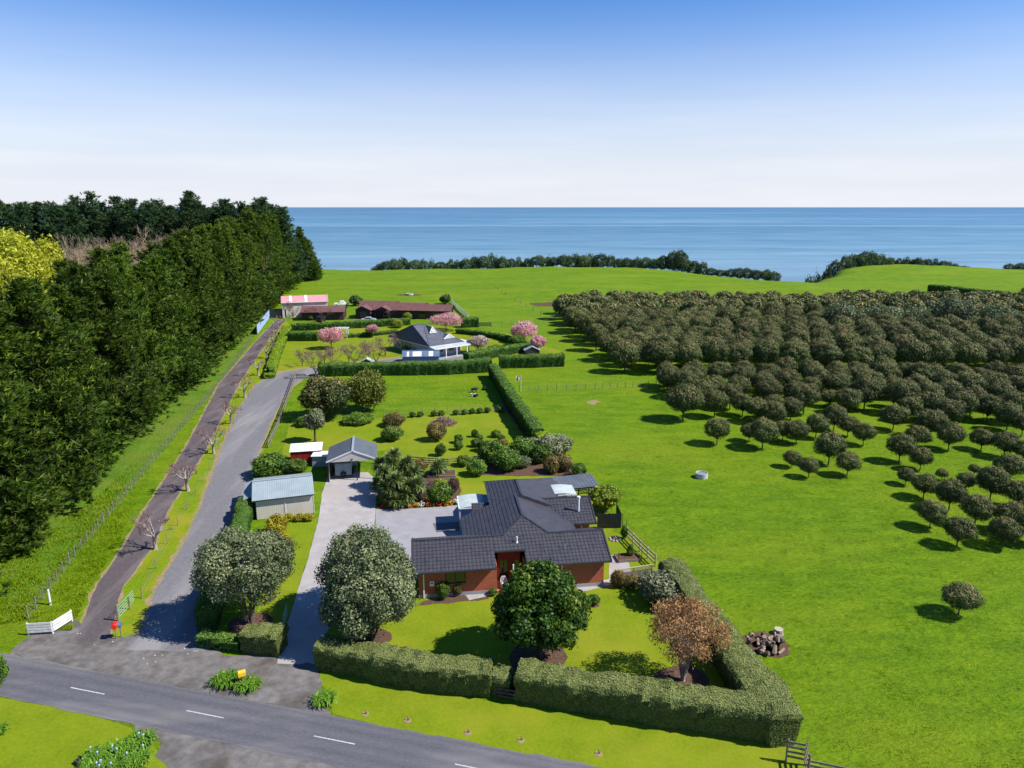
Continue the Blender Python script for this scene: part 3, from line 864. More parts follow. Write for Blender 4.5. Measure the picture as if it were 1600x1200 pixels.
lp.build('porch_roof', M['charcoal_tile'], house)
cap = MB()
for p, q in (((-.5, RV, zr), (uL, RV, zr)), ((uR, RV, zr), (W + .5, RV, zr)), ((uL, RV, zr), (AU, AV, za)), ((uR, RV, zr), (AU, AV, za)), ((AU, AV, za), (AU, 9.3, za)), ((BU, BV0 - .2, EZ + .02 + BH * PT), (BU, BV1, EZ + .02 + BH * PT)), ((11.3, WV, EZ + .02 + 3.2 * PT), (16.95, WV, EZ + .02 + 3.2 * PT))):
    cap.bar(Vector(p) + Vector((0, 0, .04)), Vector(q) + Vector((0, 0, .04)), .2, .07)
for u, v0, v1, vm in ((-.5, -.5, 5.9, RV), (W + .5, -.5, 5.9, RV), (16.95, 7.0, 13.4, WV)):      # barge caps
    z1 = zr if vm == RV else EZ + .02 + 3.2 * PT
    cap.bar((u, v0, EZ + .02), (u, vm, z1 + .02), .12, .16); cap.bar((u, v1, EZ + .02), (u, vm, z1 + .02), .12, .16)
cap.build('ridge_cap', M['gutter'], house)
for g_box in ((-.55, 6.5, -.62, -.5, EZ - .1, EZ + .02), (9.1, W + .55, -.62, -.5, EZ - .1, EZ + .02), (6.5, 9.1, 1.03, 1.15, EZ + .6, EZ + .71), (11.5, 17.0, 6.88, 7.0, EZ - .1, EZ + .03), (AU - HWD - .12, AU - HWD, 6.0, 9.9, EZ - .1, EZ + .02)):
    MB().box(*g_box).build('gutter', M['gutter'], house)
for g_box in ((6.44, 6.5, -.5, 1.15, EZ - .05, EZ + .1), (9.1, 9.16, -.5, 1.15, EZ - .05, EZ + .1)): MB().box(*g_box).build('fascia', M['gutter'], house)
sof = MB().box(-.45, 6.45, -.48, 5.85, EZ - .05, EZ - .012).box(9.15, W + .45, -.48, 5.85, EZ - .05, EZ - .012).box(7.4, 16.9, 7.05, 13.3, EZ - .05, EZ - .012)
sof.build('soffit', M['base_grey'], house)
for (u, v), h, r in (((8.55, 1.9), .55, .07),):
    z = EZ + (v + OV) * PT
    MB().tube([(u, v, z - .1), (u, v, z + h)], r, 8).lathe([(.13, z - .02), (.1, z + .1)], 10, u, v).build('vent_pipe', M['white'], house)
z = EZ + (9.0 - 7.0) * PT
MB().tube([(15.5, 8.4, z - .2), (15.5, 8.4, z + 1.25)], .1, 10).lathe([(.17, z + 1.2), (.17, z + 1.35)], 10, 15.5, 8.4).build('flue', M['white'], house)
z = EZ + 1.6 * PT
MB().tube([(12.6, 1.1, z - .05), (12.75, 1.05, z + .35)], .02, 5).build('roof_stay', M['white'], house)
# pale curved patio covers on both sides
def arch_cover(u0, u1, v0, v1, z, rise, axis):
    mb = MB(); n = 10
    for i in range(n):
        t0, t1 = i / n, (i + 1) / n
        f = lambda t: z + rise * math.sin(math.pi * (.15 + .7 * t))
        if axis == 'u': mb.poly([(u0 + (u1 - u0) * t0, v0, f(t0)), (u0 + (u1 - u0) * t1, v0, f(t1)), (u0 + (u1 - u0) * t1, v1, f(t1)), (u0 + (u1 - u0) * t0, v1, f(t0))])
        else: mb.poly([(u0, v0 + (v1 - v0) * t0, f(t0)), (u1, v0 + (v1 - v0) * t0, f(t0)), (u1, v0 + (v1 - v0) * t1, f(t1)), (u0, v0 + (v1 - v0) * t1, f(t1))])
    pc = mb.build('patio_cover', M['pale_sheet'], house)
    fr = MB()
    for a, b in (((u0, v0), (u1, v0)), ((u0, v1), (u1, v1)), ((u0, v0), (u0, v1)), ((u1, v0), (u1, v1))): fr.bar((a[0], a[1], z + rise * .42), (b[0], b[1], z + rise * .42), .07, .09)
    fr.build('cover_frame', M['white'], pc)
    return pc
arch_cover(4.1, 7.2, 12.1, 15.3, 2.4, .35, 'u')
for u, v in ((4.2, 12.2), (4.2, 15.2), (7.1, 15.2)): MB().box(u - .05, u + .05, v - .05, v + .05, 0, 2.48).build('cover_post', M['white'], house)
arch_cover(13.1, 16.3, 12.9, 15.4, 2.95, .35, 'u')
for u in (13.2, 16.2): MB().box(u - .05, u + .05, 15.3, 15.4, 0, 3.05).build('cover_post', M['white'], house)

# plastic chair on the porch
ch = empty('plastic_chair', HO + Vector((math.cos(HR) * 7.25 - math.sin(HR) * .45, math.sin(HR) * 7.25 + math.cos(HR) * .45, .2)), HR + .1, 'white moulded plastic chair on the red porch', 'chair')
MB().box(-.24, .24, -.22, .24, .40, .44).build('seat', M['white'], ch)
bk = MB().tube([(-.24, .24, .42), (-.25, .29, .75), (-.14, .32, .92), (.14, .32, .92), (.25, .29, .75), (.24, .24, .42)], .025, 6)
for x in (-.12, 0, .12): bk.bar((x, .26, .44), (x, .32, .9), .05, .02)
bk.build('backrest', M['white'], ch)
for x in (-.23, .23):
    for y in (-.21, .23): MB().bar((x, y, .41), (x * 1.12, y * 1.15, 0), .045).build('leg', M['white'], ch)
    MB().tube([(x * 1.1, -.22, .42), (x * 1.15, -.22, .64), (x * 1.1, .26, .66)], .022, 6).build('armrest', M['white'], ch)

# black screened deck with a long dark roofed pergola behind
c0 = gp(846, 766, 2.7); c1 = gp(933, 757, 2.7); c2 = gp(937, 749, 2.9)
pg = empty('garden_shelter', gp(846, 766 + 40), 0, 'open garden shelter with long flat charcoal roof behind the brick house', 'shelter')
pg.location = (c0.x, c0.y, 0); ang = math.atan2(c1.y - c0.y, c1.x - c0.x); pg.rotation_euler = (0, 0, ang); L = (c1 - c0).length
rf = MB(); iron_plane(rf, [(-.2, -.2, 2.6), (L + .2, -.2, 2.6), (L + .3, 2.6, 3.0), (-.2, 2.6, 3.0)], (1, 0, 0), .4, .025); rf.build('roof', M['iron_dark'], pg)
MB().box(-.2, L + .2, -.22, -.17, 2.45, 2.6).build('fascia', M['black'], pg)
for i in range(4):
    for v in (0, 2.4): MB().box(L * i / 3 - .06, L * i / 3 + .06, v - .06, v + .06, 0, 2.6 + v * .14).build('post', M['black'], pg)
for z in (.35, .75, 1.15, 1.55, 1.95): MB().box(0, L, 2.32, 2.36, z, z + .12).build('rail', M['wood_dark'], pg)

d0 = gp(933, 826); d1 = gp(964, 826)
dk = empty('black_screen', d0, .05, 'black slatted screen fence beside the brick house', 'screen')
Ld = (d1 - d0).length + .4
for i in range(12): MB().box(0, Ld, -.02, .02, .08 + i * .13, .19 + i * .13).build('slat', M['black'], dk)
for s in (0.05, Ld / 2, Ld - .05): MB().box(s - .05, s + .05, .021, .1, 0, 1.7).build('post', M['black'], dk)
for i in range(12): MB().box(Ld, Ld + .04, 0, 2.6, .08 + i * .13, .19 + i * .13).build('slat', M['black'], dk)

# ---- cream shed with corrugated roof
so = gp(402, 813); sb = gp(491, 802)
sang = math.atan2(sb.y - so.y, sb.x - so.x); SL = (sb - so).length; SD = 6.2
shed = empty('cream_shed', so, sang, 'cream sheet metal shed with grey green corrugated roof beside the drive', 'shed')
sw = MB(); wall(sw, (0, 0), (SL, 0), .05, 2.35, .1); wall(sw, (0, SD), (0, .1), .05, 2.35, .1); wall(sw, (SL, SD), (0.1, SD), .05, 2.35, .1)
wall(sw, (SL, .1), (SL, SD), .05, 2.35, .1, holes=[(.7, 3.3, .05, 2.1), (4.2, 5.0, .05, 2.05)])
for u in (0, SL): sw.poly([(u, 0, 2.35), (u, SD, 2.35), (u, SD / 2, 3.15)])
sw.build('wall', M['cream'], shed)
for i in range(int(SL / .22)): MB().box(.06 + i * .22, .085 + i * .22, -.012, 0, .1, 2.3).build('cladding_rib', M['cream'], shed)
MB().box(SL / 2 - .03, SL / 2 + .03, -.05, -.013, .05, 2.3).build('downpipe', M['white'], shed)
MB().box(SL + .005, SL + .05, -.04, .06, .05, 2.3).build('downpipe', M['white'], shed)
MB().box(SL - .08, SL - .04, .8, 3.4, .05, 2.1).build('roller_door', M['blue_iron'], shed)
MB().box(SL - .08, SL - .04, 4.3, 5.1, .05, 2.05).build('door', M['blue_iron'], shed)
r1 = MB(); iron_plane(r1, [(-.35, -.25, 2.3), (SL + .15, -.25, 2.3), (SL + .15, SD / 2, 3.2), (-.35, SD / 2, 3.2)], (1, 0, 0), .19, .014); r1.build('roof', M['iron_grey'], shed)
r1 = MB(); iron_plane(r1, [(-.35, SD + .25, 2.3), (SL + .15, SD + .25, 2.3), (SL + .15, SD / 2, 3.2), (-.35, SD / 2, 3.2)], (1, 0, 0), .19, .014); r1.build('roof', M['iron_grey'], shed)
MB().bar((-.35, SD / 2, 3.24), (SL + .15, SD / 2, 3.24), .3, .05).build('ridge_cap', M['iron_grey'], shed)
MB().box(-.35, SL + .15, -.33, -.25, 2.2, 2.31).build('gutter', M['gutter'], shed)
lt = MB(); iron_plane(lt, [(-1.3, 1.2, 1.9), (-.36, 1.2, 2.25), (-.36, SD, 2.25), (-1.3, SD, 1.9)], (0, 1, 0), .19, .03); lt.build('lean_to_roof', M['iron_grey'], shed)
for v in (1.3, SD - .1): MB().box(-1.28, -1.2, v - .04, v + .04, 0, 1.92).build('post', M['wood'], shed)

# ---- open gabled carport with a covered float inside
k0 = gp(511.5, 721.7, 2.6); k1 = gp(587.6, 717, 2.6)
kang = math.atan2(k1.y - k0.y, k1.x - k0.x)
cp = empty('carport', (k0.x, k0.y, 0), kang, 'open gabled carport with dark grey corrugated roof and beige gable', 'carport')
KW = (k1 - k0).length; KD = 5.6; KA = KW * .52; KZ = 3.75
for s, e0 in ((0, 1), (1, -1)):
    u0 = -.15 if s == 0 else KW + .15
    r1 = MB(); iron_plane(r1, [(u0, -.1, 2.55), (u0, KD, 2.55), (KA, KD, KZ), (KA, -.1, KZ)], (0, 1, 0), .3, .025); r1.build('roof', M['iron_dark'], cp)
MB().bar((KA, -.12, KZ + .04), (KA, KD, KZ + .04), .25, .05).build('ridge_cap', M['iron_grey'], cp)
MB().poly([(0, 0, 2.5), (KW, 0, 2.5), (KA, 0, KZ - .06)]).poly([(0, .1, 2.5), (KW, .1, 2.5), (KA, .1, KZ - .06)]).build('gable', M['cream_b'], cp)
MB().bar((-.15, -.06, 2.56), (KA, -.06, KZ + .03), .06, .16).bar((KA, -.06, KZ + .03), (KW + .15, -.06, 2.56), .06, .16).build('barge_board', M['white'], cp)
MB().box(0, .1, .1, KD - .1, 0, 2.5).build('side_wall', M['cream_b'], cp)
MB().box(.1, 3.3, KD - .2, KD - .1, 0, 2.5).build('back_wall', M['cream_b'], cp)
for u, v in ((3.3, 0), (3.3, KD - .15), (KW - .12, 0), (KW - .12, KD - .15), (.0, -.02)): MB().box(u, u + .12, v, v + .12, 0, 2.5).build('post', M['black'], cp)
lampb = MB().lathe([(.03, 2.62), (.08, 2.64), (.08, 2.8), (.03, 2.82)], 10, KA - .1, -.06).build('porch_lamp', M['black'], cp)

fl = empty('horse_float', cp.matrix_basis @ Vector((1.7, .9, 0)), kang, 'grey blue enclosed trailer with spare wheel parked in the carport', 'trailer')
prof = [(0, .45), (0, 1.75), (.12, 2.0), (.4, 2.15), (3.1, 2.15), (3.4, 1.95), (3.5, 1.4), (3.5, .45)]
fb = MB(); fb.extrude_x(prof, -.95, .95); fb.build('body', M['float_blue'], fl)
MB().box(-.85, -.05, -.02, -.003, .55, 1.95).box(.05, .85, -.02, -.003, .55, 1.95).build('tail_ramp', M['float_blue'], fl)
def wheel(parent, x, y, z, r, w, axis='x', rim='base_grey'):
    t = MB(); pr = [(r * .62, -w / 2), (r * .95, -w / 2), (r, -w / 4), (r, w / 4), (r * .95, w / 2), (r * .62, w / 2)]
    n = 18; base = 0
    for rr, a in pr:
        for k in range(n):
            th = 2 * math.pi * k / n
            p = (x + a, y + rr * math.cos(th), z + rr * math.sin(th)) if axis == 'x' else (x + rr * math.cos(th), y + a, z + rr * math.sin(th))
            t.v.append(p)
    for i in range(len(pr) - 1):
        for k in range(n): t.f.append((i * n + k, i * n + (k + 1) % n, (i + 1) * n + (k + 1) % n, (i + 1) * n + k))
    ty = t.build('wheel', M['rubber'], parent)
    d = MB()
    for s in (-.3, .3):
        pts = [(x + s * w, y + r * .63 * math.cos(q), z + r * .63 * math.sin(q)) if axis == 'x' else (x + r * .63 * math.cos(q), y + s * w, z + r * .63 * math.sin(q)) for q in np.linspace(0, 2 * math.pi, 17)[:-1]]
        d.poly(pts if (s > 0) == (axis == 'x') else pts[::-1])
    d.build('rim', M[rim], ty)
    return ty
for x in (-1.06, 1.06):
    for y in (1.5, 2.25): wheel(fl, x, y, .32, .32, .2)
wheel(fl, 0, -.14, .62, .34, .2, 'y', 'black')
for x in (-.7, .7): MB().box(x - .08, x + .08, -.03, -.003, .47, .53).build('tail_light', M['bright_red'], fl)

# ---- small red shed and grey bin shed
r0 = gp(453, 705, 1.75); r1_ = gp(502, 702, 1.75)
rs = empty('red_shed', (r0.x, r0.y, 0), math.atan2(r1_.y - r0.y, r1_.x - r0.x), 'small dark red shed with white corrugated roof by the fence', 'shed')
RL = (r1_ - r0).length
MB().box(0, RL, 0, 1.9, 0, 1.6).build('wall', M['red_paint'], rs)
q = MB(); iron_plane(q, [(-.1, -.15, 1.65), (RL + .1, -.15, 1.65), (RL + .1, 2.1, 2.05), (-.1, 2.1, 2.05)], (1, 0, 0), .2, .025); q.build('roof', M['white'], rs)
for i in range(1, 5): MB().box(RL * i / 5 - .015, RL * i / 5 + .015, -.02, 0, .05, 1.58).build('batten', M['deep_red'], rs)
b0 = gp(487, 712, 1.5)
bs = empty('tool_shed', (b0.x, b0.y, 0), .06, 'low grey garden shed with flat pale roof next to the carport', 'shed')
MB().box(0, 2.1, 0, 1.7, 0, 1.4).build('wall', M['base_grey'], bs)
MB().box(-.1, 2.2, -.15, 1.85, 1.4, 1.46).build('roof', M['white'], bs)
MB().box(.7, 1.4, -.02, 0, .05, 1.3).build('door', M['iron_grey'], bs)

# ---- grey roofed weatherboard house with white verandah
gl = gp(608, 526, 2.7); gc = gp(677, 541, 2.7); gr = gp(719, 535, 2.7)
du = Vector((gr.x - gc.x, gr.y - gc.y, 0)).normalized()       # along the right hand front
GR = math.atan2(du.y, du.x)
gh = empty('grey_roof_house', (gc.x, gc.y, 0), GR, 'pale weatherboard house with slate grey hipped roof and white verandah', 'house')
GU, GV = 9.5, 16.5            # plan size: u to the right, v away along the left front
lv = Vector((-du.y, du.x, 0))
def gloc(p): d = Vector((p[0] - gc.x, p[1] - gc.y, 0)); return d.dot(du), d.dot(lv)
glu, glv = gloc(gl)
# plan follows the left front: from the corner back to gl (skewed house front, two wings)
gz = 2.7; gp_ = .5
bx0 = glu + 1.0
body = MB()
wall(body, (-.6, .6), (7.6, .6), .2, gz, .15, holes=[(2.2, 3.6, .9, 2.1), (5.0, 6.4, .9, 2.1)])
wall(body, (bx0, glv - .2), (-.6, .6), .2, gz, .15, holes=[(1.6, 3.0, .7, 2.2), (3.5, 4.6, .7, 2.2), (5.0, 6.4, .5, 2.2), (6.7, 7.8, .5, 2.2)])
wall(body, (7.6, .6), (7.6, 13.0), .2, gz, .15, holes=[(3, 4.6, .9, 2.1), (8, 9.6, .9, 2.1)])
wall(body, (7.6, 13.0), (bx0, glv - .2), .2, gz, .15)
body.build('weatherboard_wall', M['green_wall'], gh)
a_, b_ = (bx0, glv - .2), (-.6, .6)
for h0 in ((1.6, 3.0, .7, 2.2), (3.5, 4.6, .7, 2.2), (5.0, 6.4, .5, 2.2), (6.7, 7.8, .5, 2.2)): window(gh, a_, b_, *h0, frame='white')
for h0 in ((2.2, 3.6, .9, 2.1), (5.0, 6.4, .9, 2.1)): window(gh, (-.6, .6), (7.6, .6), *h0, frame='white')
for h0 in ((3, 4.6, .9, 2.1), (8, 9.6, .9, 2.1)): window(gh, (7.6, .6), (7.6, 13.0), *h0, frame='white')
MB().prism([(-.62, .58), (7.62, .58), (7.62, 13.02), (bx0 - .02, glv - .18)], 0, .2).build('foundation', M['base_grey'], gh)
e1, e2, e3, e4 = Vector((glu, glv + .4, gz)), Vector((-.9, 0, gz)), Vector((8.3, 0, gz)), Vector((8.3, 13.6, gz))
a1 = Vector((.0, 8.2, 6.3)); a2 = Vector((2.8, 8.0, 6.3))
rf = MB()
tile_plane(rf, [e1, e2, a2, a1], e2 - e1, .45, None, .03)
tile_plane(rf, [e2, e3, a2], e3 - e2, .45, None, .03)
tile_plane(rf, [e3, e4, a2], e4 - e3, .45, None, .02)
rf.poly([e4, e1, a1, a2])
rf.build('roof', M['slate_tile'], gh)
cap = MB()
for p, q in ((e2, a2), (e3, a2), (a1, a2), (e1, a1), (e4, a2)): cap.bar(p + Vector((0, 0, .06)), q + Vector((0, 0, .06)), .25, .07)
cap.build('ridge_cap', M['iron_dark'], gh)
for p, q in ((e1, e2), (e2, e3), (e3, e4)): MB().bar(p - Vector((0, 0, .08)), q - Vector((0, 0, .08)), .12, .14).build('gutter', M['white'], gh)
# gablet on the front slope
def on_front(t, s):   # point of the right-front slope plane, t along u, s up
    base = e2.lerp(e3, t); return base.lerp(a2, s)
g0 = on_front(.18, .55); g1 = on_front(.62, .55); gt = (g0 + g1) / 2 + Vector((0, .3, 1.25))
off = Vector((0, -.15, .1))
gb = MB().poly([g0 + off, g1 + off, gt + off]).build('gablet', M['green_wall'], gh)
MB().bar(g0 + off * 1.3, gt + off * 1.3, .1, .2).bar(g1 + off * 1.3, gt + off * 1.3, .1, .2).bar(g0 + off * 1.3, g1 + off * 1.3, .1, .12).build('gablet_trim', M['white'], gb)
cgc = (g0 + g1) / 2 + off * 1.6 + Vector((0, .05, .38))
MB().box(cgc.x - .28, cgc.x + .28, cgc.y - .05, cgc.y, cgc.z - .28, cgc.z + .22).build('gablet_window', M['white'], gb)
bk = (gt + off) + Vector((0, 3.0, 0))
MB().poly([g0 + off, gt + off, bk]).poly([g1 + off, bk, gt + off]).build('gablet_roof', M['slate_tile'], gb)
s0 = on_front(.55, .22); s1 = on_front(.95, .22); st = (s0 + s1) / 2 + Vector((0, .1, .95)); bk2 = st + Vector((0, 2.6, 0))
MB().poly([s0 + off, st + off, bk2]).poly([s1 + off, bk2, st + off]).build('cross_gable_roof', M['slate_tile'], gh)
MB().bar(s0 + off, st + off, .1, .2).bar(s1 + off, st + off, .1, .2).build('cross_gable_trim', M['white'], gh)
MB().poly([s0 + off * .8, s1 + off * .8, st + off * .8]).build('cross_gable', M['green_wall'], gh)
# verandah
vd = MB()
vd.poly([(-.9, -.02, gz - .05), (8.6, -.02, gz - .05), (10.4, -2.0, gz - .25), (-.9, -2.0, gz - .25)])
vd.build('verandah_roof', M['pale_sheet'], gh)
vb = MB().bar((-.9, -2.0, gz - .33), (10.4, -2.0, gz - .33), .1, .2).bar((10.4, -2.0, gz - .33), (10.4, 4.5, gz - .33), .1, .2).bar((-.9, -2, gz - .33), (-.9, 0, gz - .2), .1, .2)
vb.poly([(8.4, 0, gz - .06), (10.4, -2, gz - .26), (10.4, 4.5, gz - .26), (8.4, 4.5, gz - .06)])
vb.build('verandah_beam', M['white'], gh)
for u, v in ((-.8, -1.95), (2.0, -1.95), (4.8, -1.95), (7.6, -1.95), (10.3, -1.95), (10.3, 1.2), (10.3, 4.4)):
    MB().box(u - .08, u + .08, v - .08, v + .08, .0, gz - .4).build('verandah_post', M['white'], gh)
MB().box(-.9, 10.4, -2.1, .58, 0, .14).build('verandah_deck', M['base_grey'], gh)

# ---- blue grey shed with skylights
n0 = gp(629, 569); n1 = gp(686, 568)
ns = empty('skylight_shed', n0, math.atan2(n1.y - n0.y, n1.x - n0.x), 'low blue grey shed with three white skylight panels on its roof', 'shed')
NL = (n1 - n0).length
MB().box(0, NL, .1, 4.4, 0, 1.6).build('wall', M['blue_iron'], ns)
q = MB(); iron_plane(q, [(-.15, -.1, 1.55), (NL + .15, -.1, 1.55), (NL + .15, 2.2, 2.45), (-.15, 2.2, 2.45)], (1, 0, 0), .3, .03); q.build('roof', M['blue_iron'], ns)
q = MB(); iron_plane(q, [(-.15, 4.6, 1.55), (NL + .15, 4.6, 1.55), (NL + .15, 2.2, 2.45), (-.15, 2.2, 2.45)], (1, 0, 0), .3, .03); q.build('roof', M['blue_iron'], ns)
MB().bar((-.15, 2.2, 2.5), (NL + .15, 2.2, 2.5), .3, .06).build('ridge_cap', M['blue_iron'], ns)
q = MB().poly([(0, .1, 1.6), (0, 4.4, 1.6), (0, 2.2, 2.42)]).poly([(NL, .1, 1.6), (NL, 4.4, 1.6), (NL, 2.2, 2.42)]).build('gable', M['blue_iron'], ns)
for a, b in ((.12, .18), (.28, .52), (.72, .84)):
    MB().poly([(NL * a, .0, 1.65), (NL * b, .0, 1.65), (NL * b, 1.7, 2.31), (NL * a, 1.7, 2.31)]).build('skylight', M['white'], ns)

# small gabled pump house by the hedge
w0 = gp(573, 574)
ph = empty('pump_house', w0, .1, 'tiny gabled pump house with pale iron roof behind the dark hedge', 'shed')
MB().box(-1.2, 1.2, 0, 2, 0, 1.0).poly([(-1.2, 0, 1), (1.2, 0, 1), (0, 0, 1.75)]).build('wall', M['wood_dark'], ph)
q = MB(); iron_plane(q, [(-1.4, -.15, .95), (-1.4, 2.1, .95), (0, 2.1, 1.85), (0, -.15, 1.85)], (0, 1, 0)); iron_plane(q, [(1.4, -.15, .95), (1.4, 2.1, .95), (0, 2.1, 1.85), (0, -.15, 1.85)], (0, 1, 0)); q.build('roof', M['pale_sheet'], ph)
w0 = gp(832, 556)
ph = empty('garden_hut', w0, .1, 'small garden hut with grey iron roof behind the far green hedge', 'shed')
MB().box(-1.6, 1.6, 0, 2.4, 0, 1.2).poly([(-1.6, 0, 1.2), (1.6, 0, 1.2), (0, 0, 2.0)]).build('wall', M['wood_dark'], ph)
q = MB(); iron_plane(q, [(-1.8, -.15, 1.15), (-1.8, 2.5, 1.15), (0, 2.5, 2.1), (0, -.15, 2.1)], (0, 1, 0)); iron_plane(q, [(1.8, -.15, 1.15), (1.8, 2.5, 1.15), (0, 2.5, 2.1), (0, -.15, 2.1)], (0, 1, 0)); q.build('roof', M['iron_grey'], ph)

# ---- big shed with pink roof
p0 = gp(442, 497); p1 = gp(513, 494)
ps = empty('barn', p0, math.atan2(p1.y - p0.y, p1.x - p0.x), 'tall cream steel barn with pink roof below the pines', 'barn')
PL = (p1 - p0).length; PD = 8.5
mb = MB(); wall(mb, (0, 0), (PL, 0), 0, 4.6, .15); wall(mb, (PL, .15), (PL, PD), 0, 4.6, .15); wall(mb, (0, PD), (0, .15), 0, 4.6, .15); wall(mb, (PL, PD), (.15, PD), 0, 4.6, .15)
for u in (0, PL): mb.poly([(u, 0, 4.6), (u, PD, 4.6), (u, PD / 2, 5.9)])
mb.build('wall', M['cream'], ps)
q = MB(); iron_plane(q, [(-.2, -.3, 4.55), (PL + .2, -.3, 4.55), (PL + .2, PD / 2, 6.0), (-.2, PD / 2, 6.0)], (1, 0, 0), .5, .04); q.build('roof', M['pink_iron'], ps)
q = MB(); iron_plane(q, [(-.2, PD + .3, 4.55), (PL + .2, PD + .3, 4.55), (PL + .2, PD / 2, 6.0), (-.2, PD / 2, 6.0)], (1, 0, 0), .5, .04); q.build('roof', M['pink_iron'], ps)
for a in (.16, .5): MB().poly([(PL * a, -.32, 4.62), (PL * a + .8, -.32, 4.62), (PL * a + .8, PD / 2, 6.07), (PL * a, PD / 2, 6.07)]).build('skylight', M['old_white'], ps)
MB().box(-.2, PL + .2, -.42, -.3, 4.45, 4.58).build('gutter', M['white'], ps)
MB().bar((PL + .2, -.3, 4.6), (PL + .2, PD / 2, 6.05), .1, .2).bar((PL + .2, PD + .3, 4.6), (PL + .2, PD / 2, 6.05), .1, .2).build('barge_board', M['old_white'], ps)
MB().box(PL + .01, PL + .06, 2, 6, 0, 3.8).build('roller_door', M['old_white'], ps)
t0 = gp(422, 497)
tk = empty('dark_container', t0, .05, 'dark green storage container left of the pink roofed barn', 'container')
MB().box(-.3, 4.8, 0, 2.4, .1, 2.4).build('body', M['black'], tk)
for i in range(14): MB().box(-.15 + i * .35, .0 + i * .35, -.04, 0, .2, 2.3).build('rib', M['gutter'], tk)

# ---- brown garage and long brown roofed house
g0 = gp(472, 501); g1 = gp(537, 500)
ga = empty('brown_garage', g0, math.atan2(g1.y - g0.y, g1.x - g0.x), 'long low garage with dark brick walls and brown iron roof', 'garage')
GL = (g1 - g0).length
mb = MB(); wall(mb, (0, 0), (GL, 0), 0, 2.5, .2, holes=[(3.6, 6.4, 0, 2.1), (7.4, 10.2, 0, 2.1)]); wall(mb, (GL, .2), (GL, 7), 0, 2.5, .2); wall(mb, (0, 7), (0, .2), 0, 2.5, .2); wall(mb, (GL, 7), (.2, 7), 0, 2.5, .2); mb.build('wall', M['dark_brick'], ga)
for s in (3.6, 7.4): MB().box(s, s + 2.8, .12, .16, 0, 2.1).build('garage_door', M['wood_dark'], ga)
q = MB(); tile_plane(q, [(-.4, -.5, 2.45), (GL + .4, -.5, 2.45), (GL + .4, 3.5, 3.75), (-.4, 3.5, 3.75)], (1, 0, 0), .5, None, .03); tile_plane(q, [(-.4, 7.5, 2.45), (GL + .4, 7.5, 2.45), (GL + .4, 3.5, 3.75), (-.4, 3.5, 3.75)], (1, 0, 0), .5, None, .03); q.build('roof', M['brown_tile'], ga)
MB().box(-.4, GL + .4, -.6, -.5, 2.32, 2.47).build('gutter', M['wood_dark'], ga)

b0 = gp(556, 498); b1 = gp(702, 502)
bh = empty('brown_roof_house', b0, math.atan2(b1.y - b0.y, b1.x - b0.x) + .03, 'long dark house with several brown gabled roofs behind the hedge', 'house')
BL = (b1 - b0).length
mb = MB(); wall(mb, (.5, 2), (BL - 1, 2), 0, 2.6, .2, holes=[(7, 9, .3, 2.1), (13, 15, .3, 2.1), (18, 20, .3, 2.1), (22, 24, .5, 2.0)])
wall(mb, (BL - 1, 2.2), (BL - 1, 9), 0, 2.6, .2); wall(mb, (.5, 9), (.5, 2.2), 0, 2.6, .2); wall(mb, (BL - 1, 9), (.7, 9), 0, 2.6, .2)
wall(mb, (0, 0), (4.5, 0), 0, 2.6, .2, holes=[(1.2, 3.2, .4, 2.1)]); wall(mb, (4.5, .2), (4.5, 2), 0, 2.6, .2); wall(mb, (0, 2), (0, .2), 0, 2.6, .2)
mb.poly([(-.2, .1, 2.6), (4.7, .1, 2.6), (2.25, .1, 3.7)])
mb.build('wall', M['wood_dark'], bh)
for s in (7, 13, 18): window(bh, (.5, 2), (BL - 1, 2), s, s + 2, .3, 2.1, 'wood_dark')
window(bh, (.5, 2), (BL - 1, 2), 22, 24, .5, 2.0, 'wood_dark')
window(bh, (0, 0), (4.5, 0), 1.2, 3.2, .4, 2.1, 'wood_dark')
def gab(u0, u1, v0, v1, z, h, ax):
    q = MB()
    if ax == 'u':
        m = (v0 + v1) / 2
        tile_plane(q, [(u0, v0, z), (u1, v0, z), (u1, m, z + h), (u0, m, z + h)], (1, 0, 0), .5, None, .03)
        tile_plane(q, [(u0, v1, z), (u1, v1, z), (u1, m, z + h), (u0, m, z + h)], (1, 0, 0), .5, None, .03)
    else:
        m = (u0 + u1) / 2
        tile_plane(q, [(u0, v0, z), (u0, v1, z), (m, v1, z + h), (m, v0, z + h)], (0, 1, 0), .5, None, .03)
        tile_plane(q, [(u1, v0, z), (u1, v1, z), (m, v1, z + h), (m, v0, z + h)], (0, 1, 0), .5, None, .03)
    return q.build('roof', M['brown_tile'], bh)
gab(0, 11.6, 1.2, 9.6, 2.55, 2.15, 'u')
gab(-.5, 5.0, -.6, 6.5, 2.58, 1.25, 'v')
gab(5.6, 10.8, -.4, 6.0, 2.56, 1.2, 'v')
gab(11.4, 20.5, 1.0, 9.2, 2.6, 1.85, 'u')
gab(20.2, BL, 1.6, 8.6, 2.5, 1.5, 'u')
for u in (5.9, 10.4): MB().box(u - .1, u + .1, -.3, -.1, 0, 2.55).build('porch_post', M['wood_dark'], bh)
MB().poly([(5.7, -.2, 2.56), (10.7, -.2, 2.56), (8.2, -.2, 3.66)]).build('porch_gable', M['wood_dark'], bh)

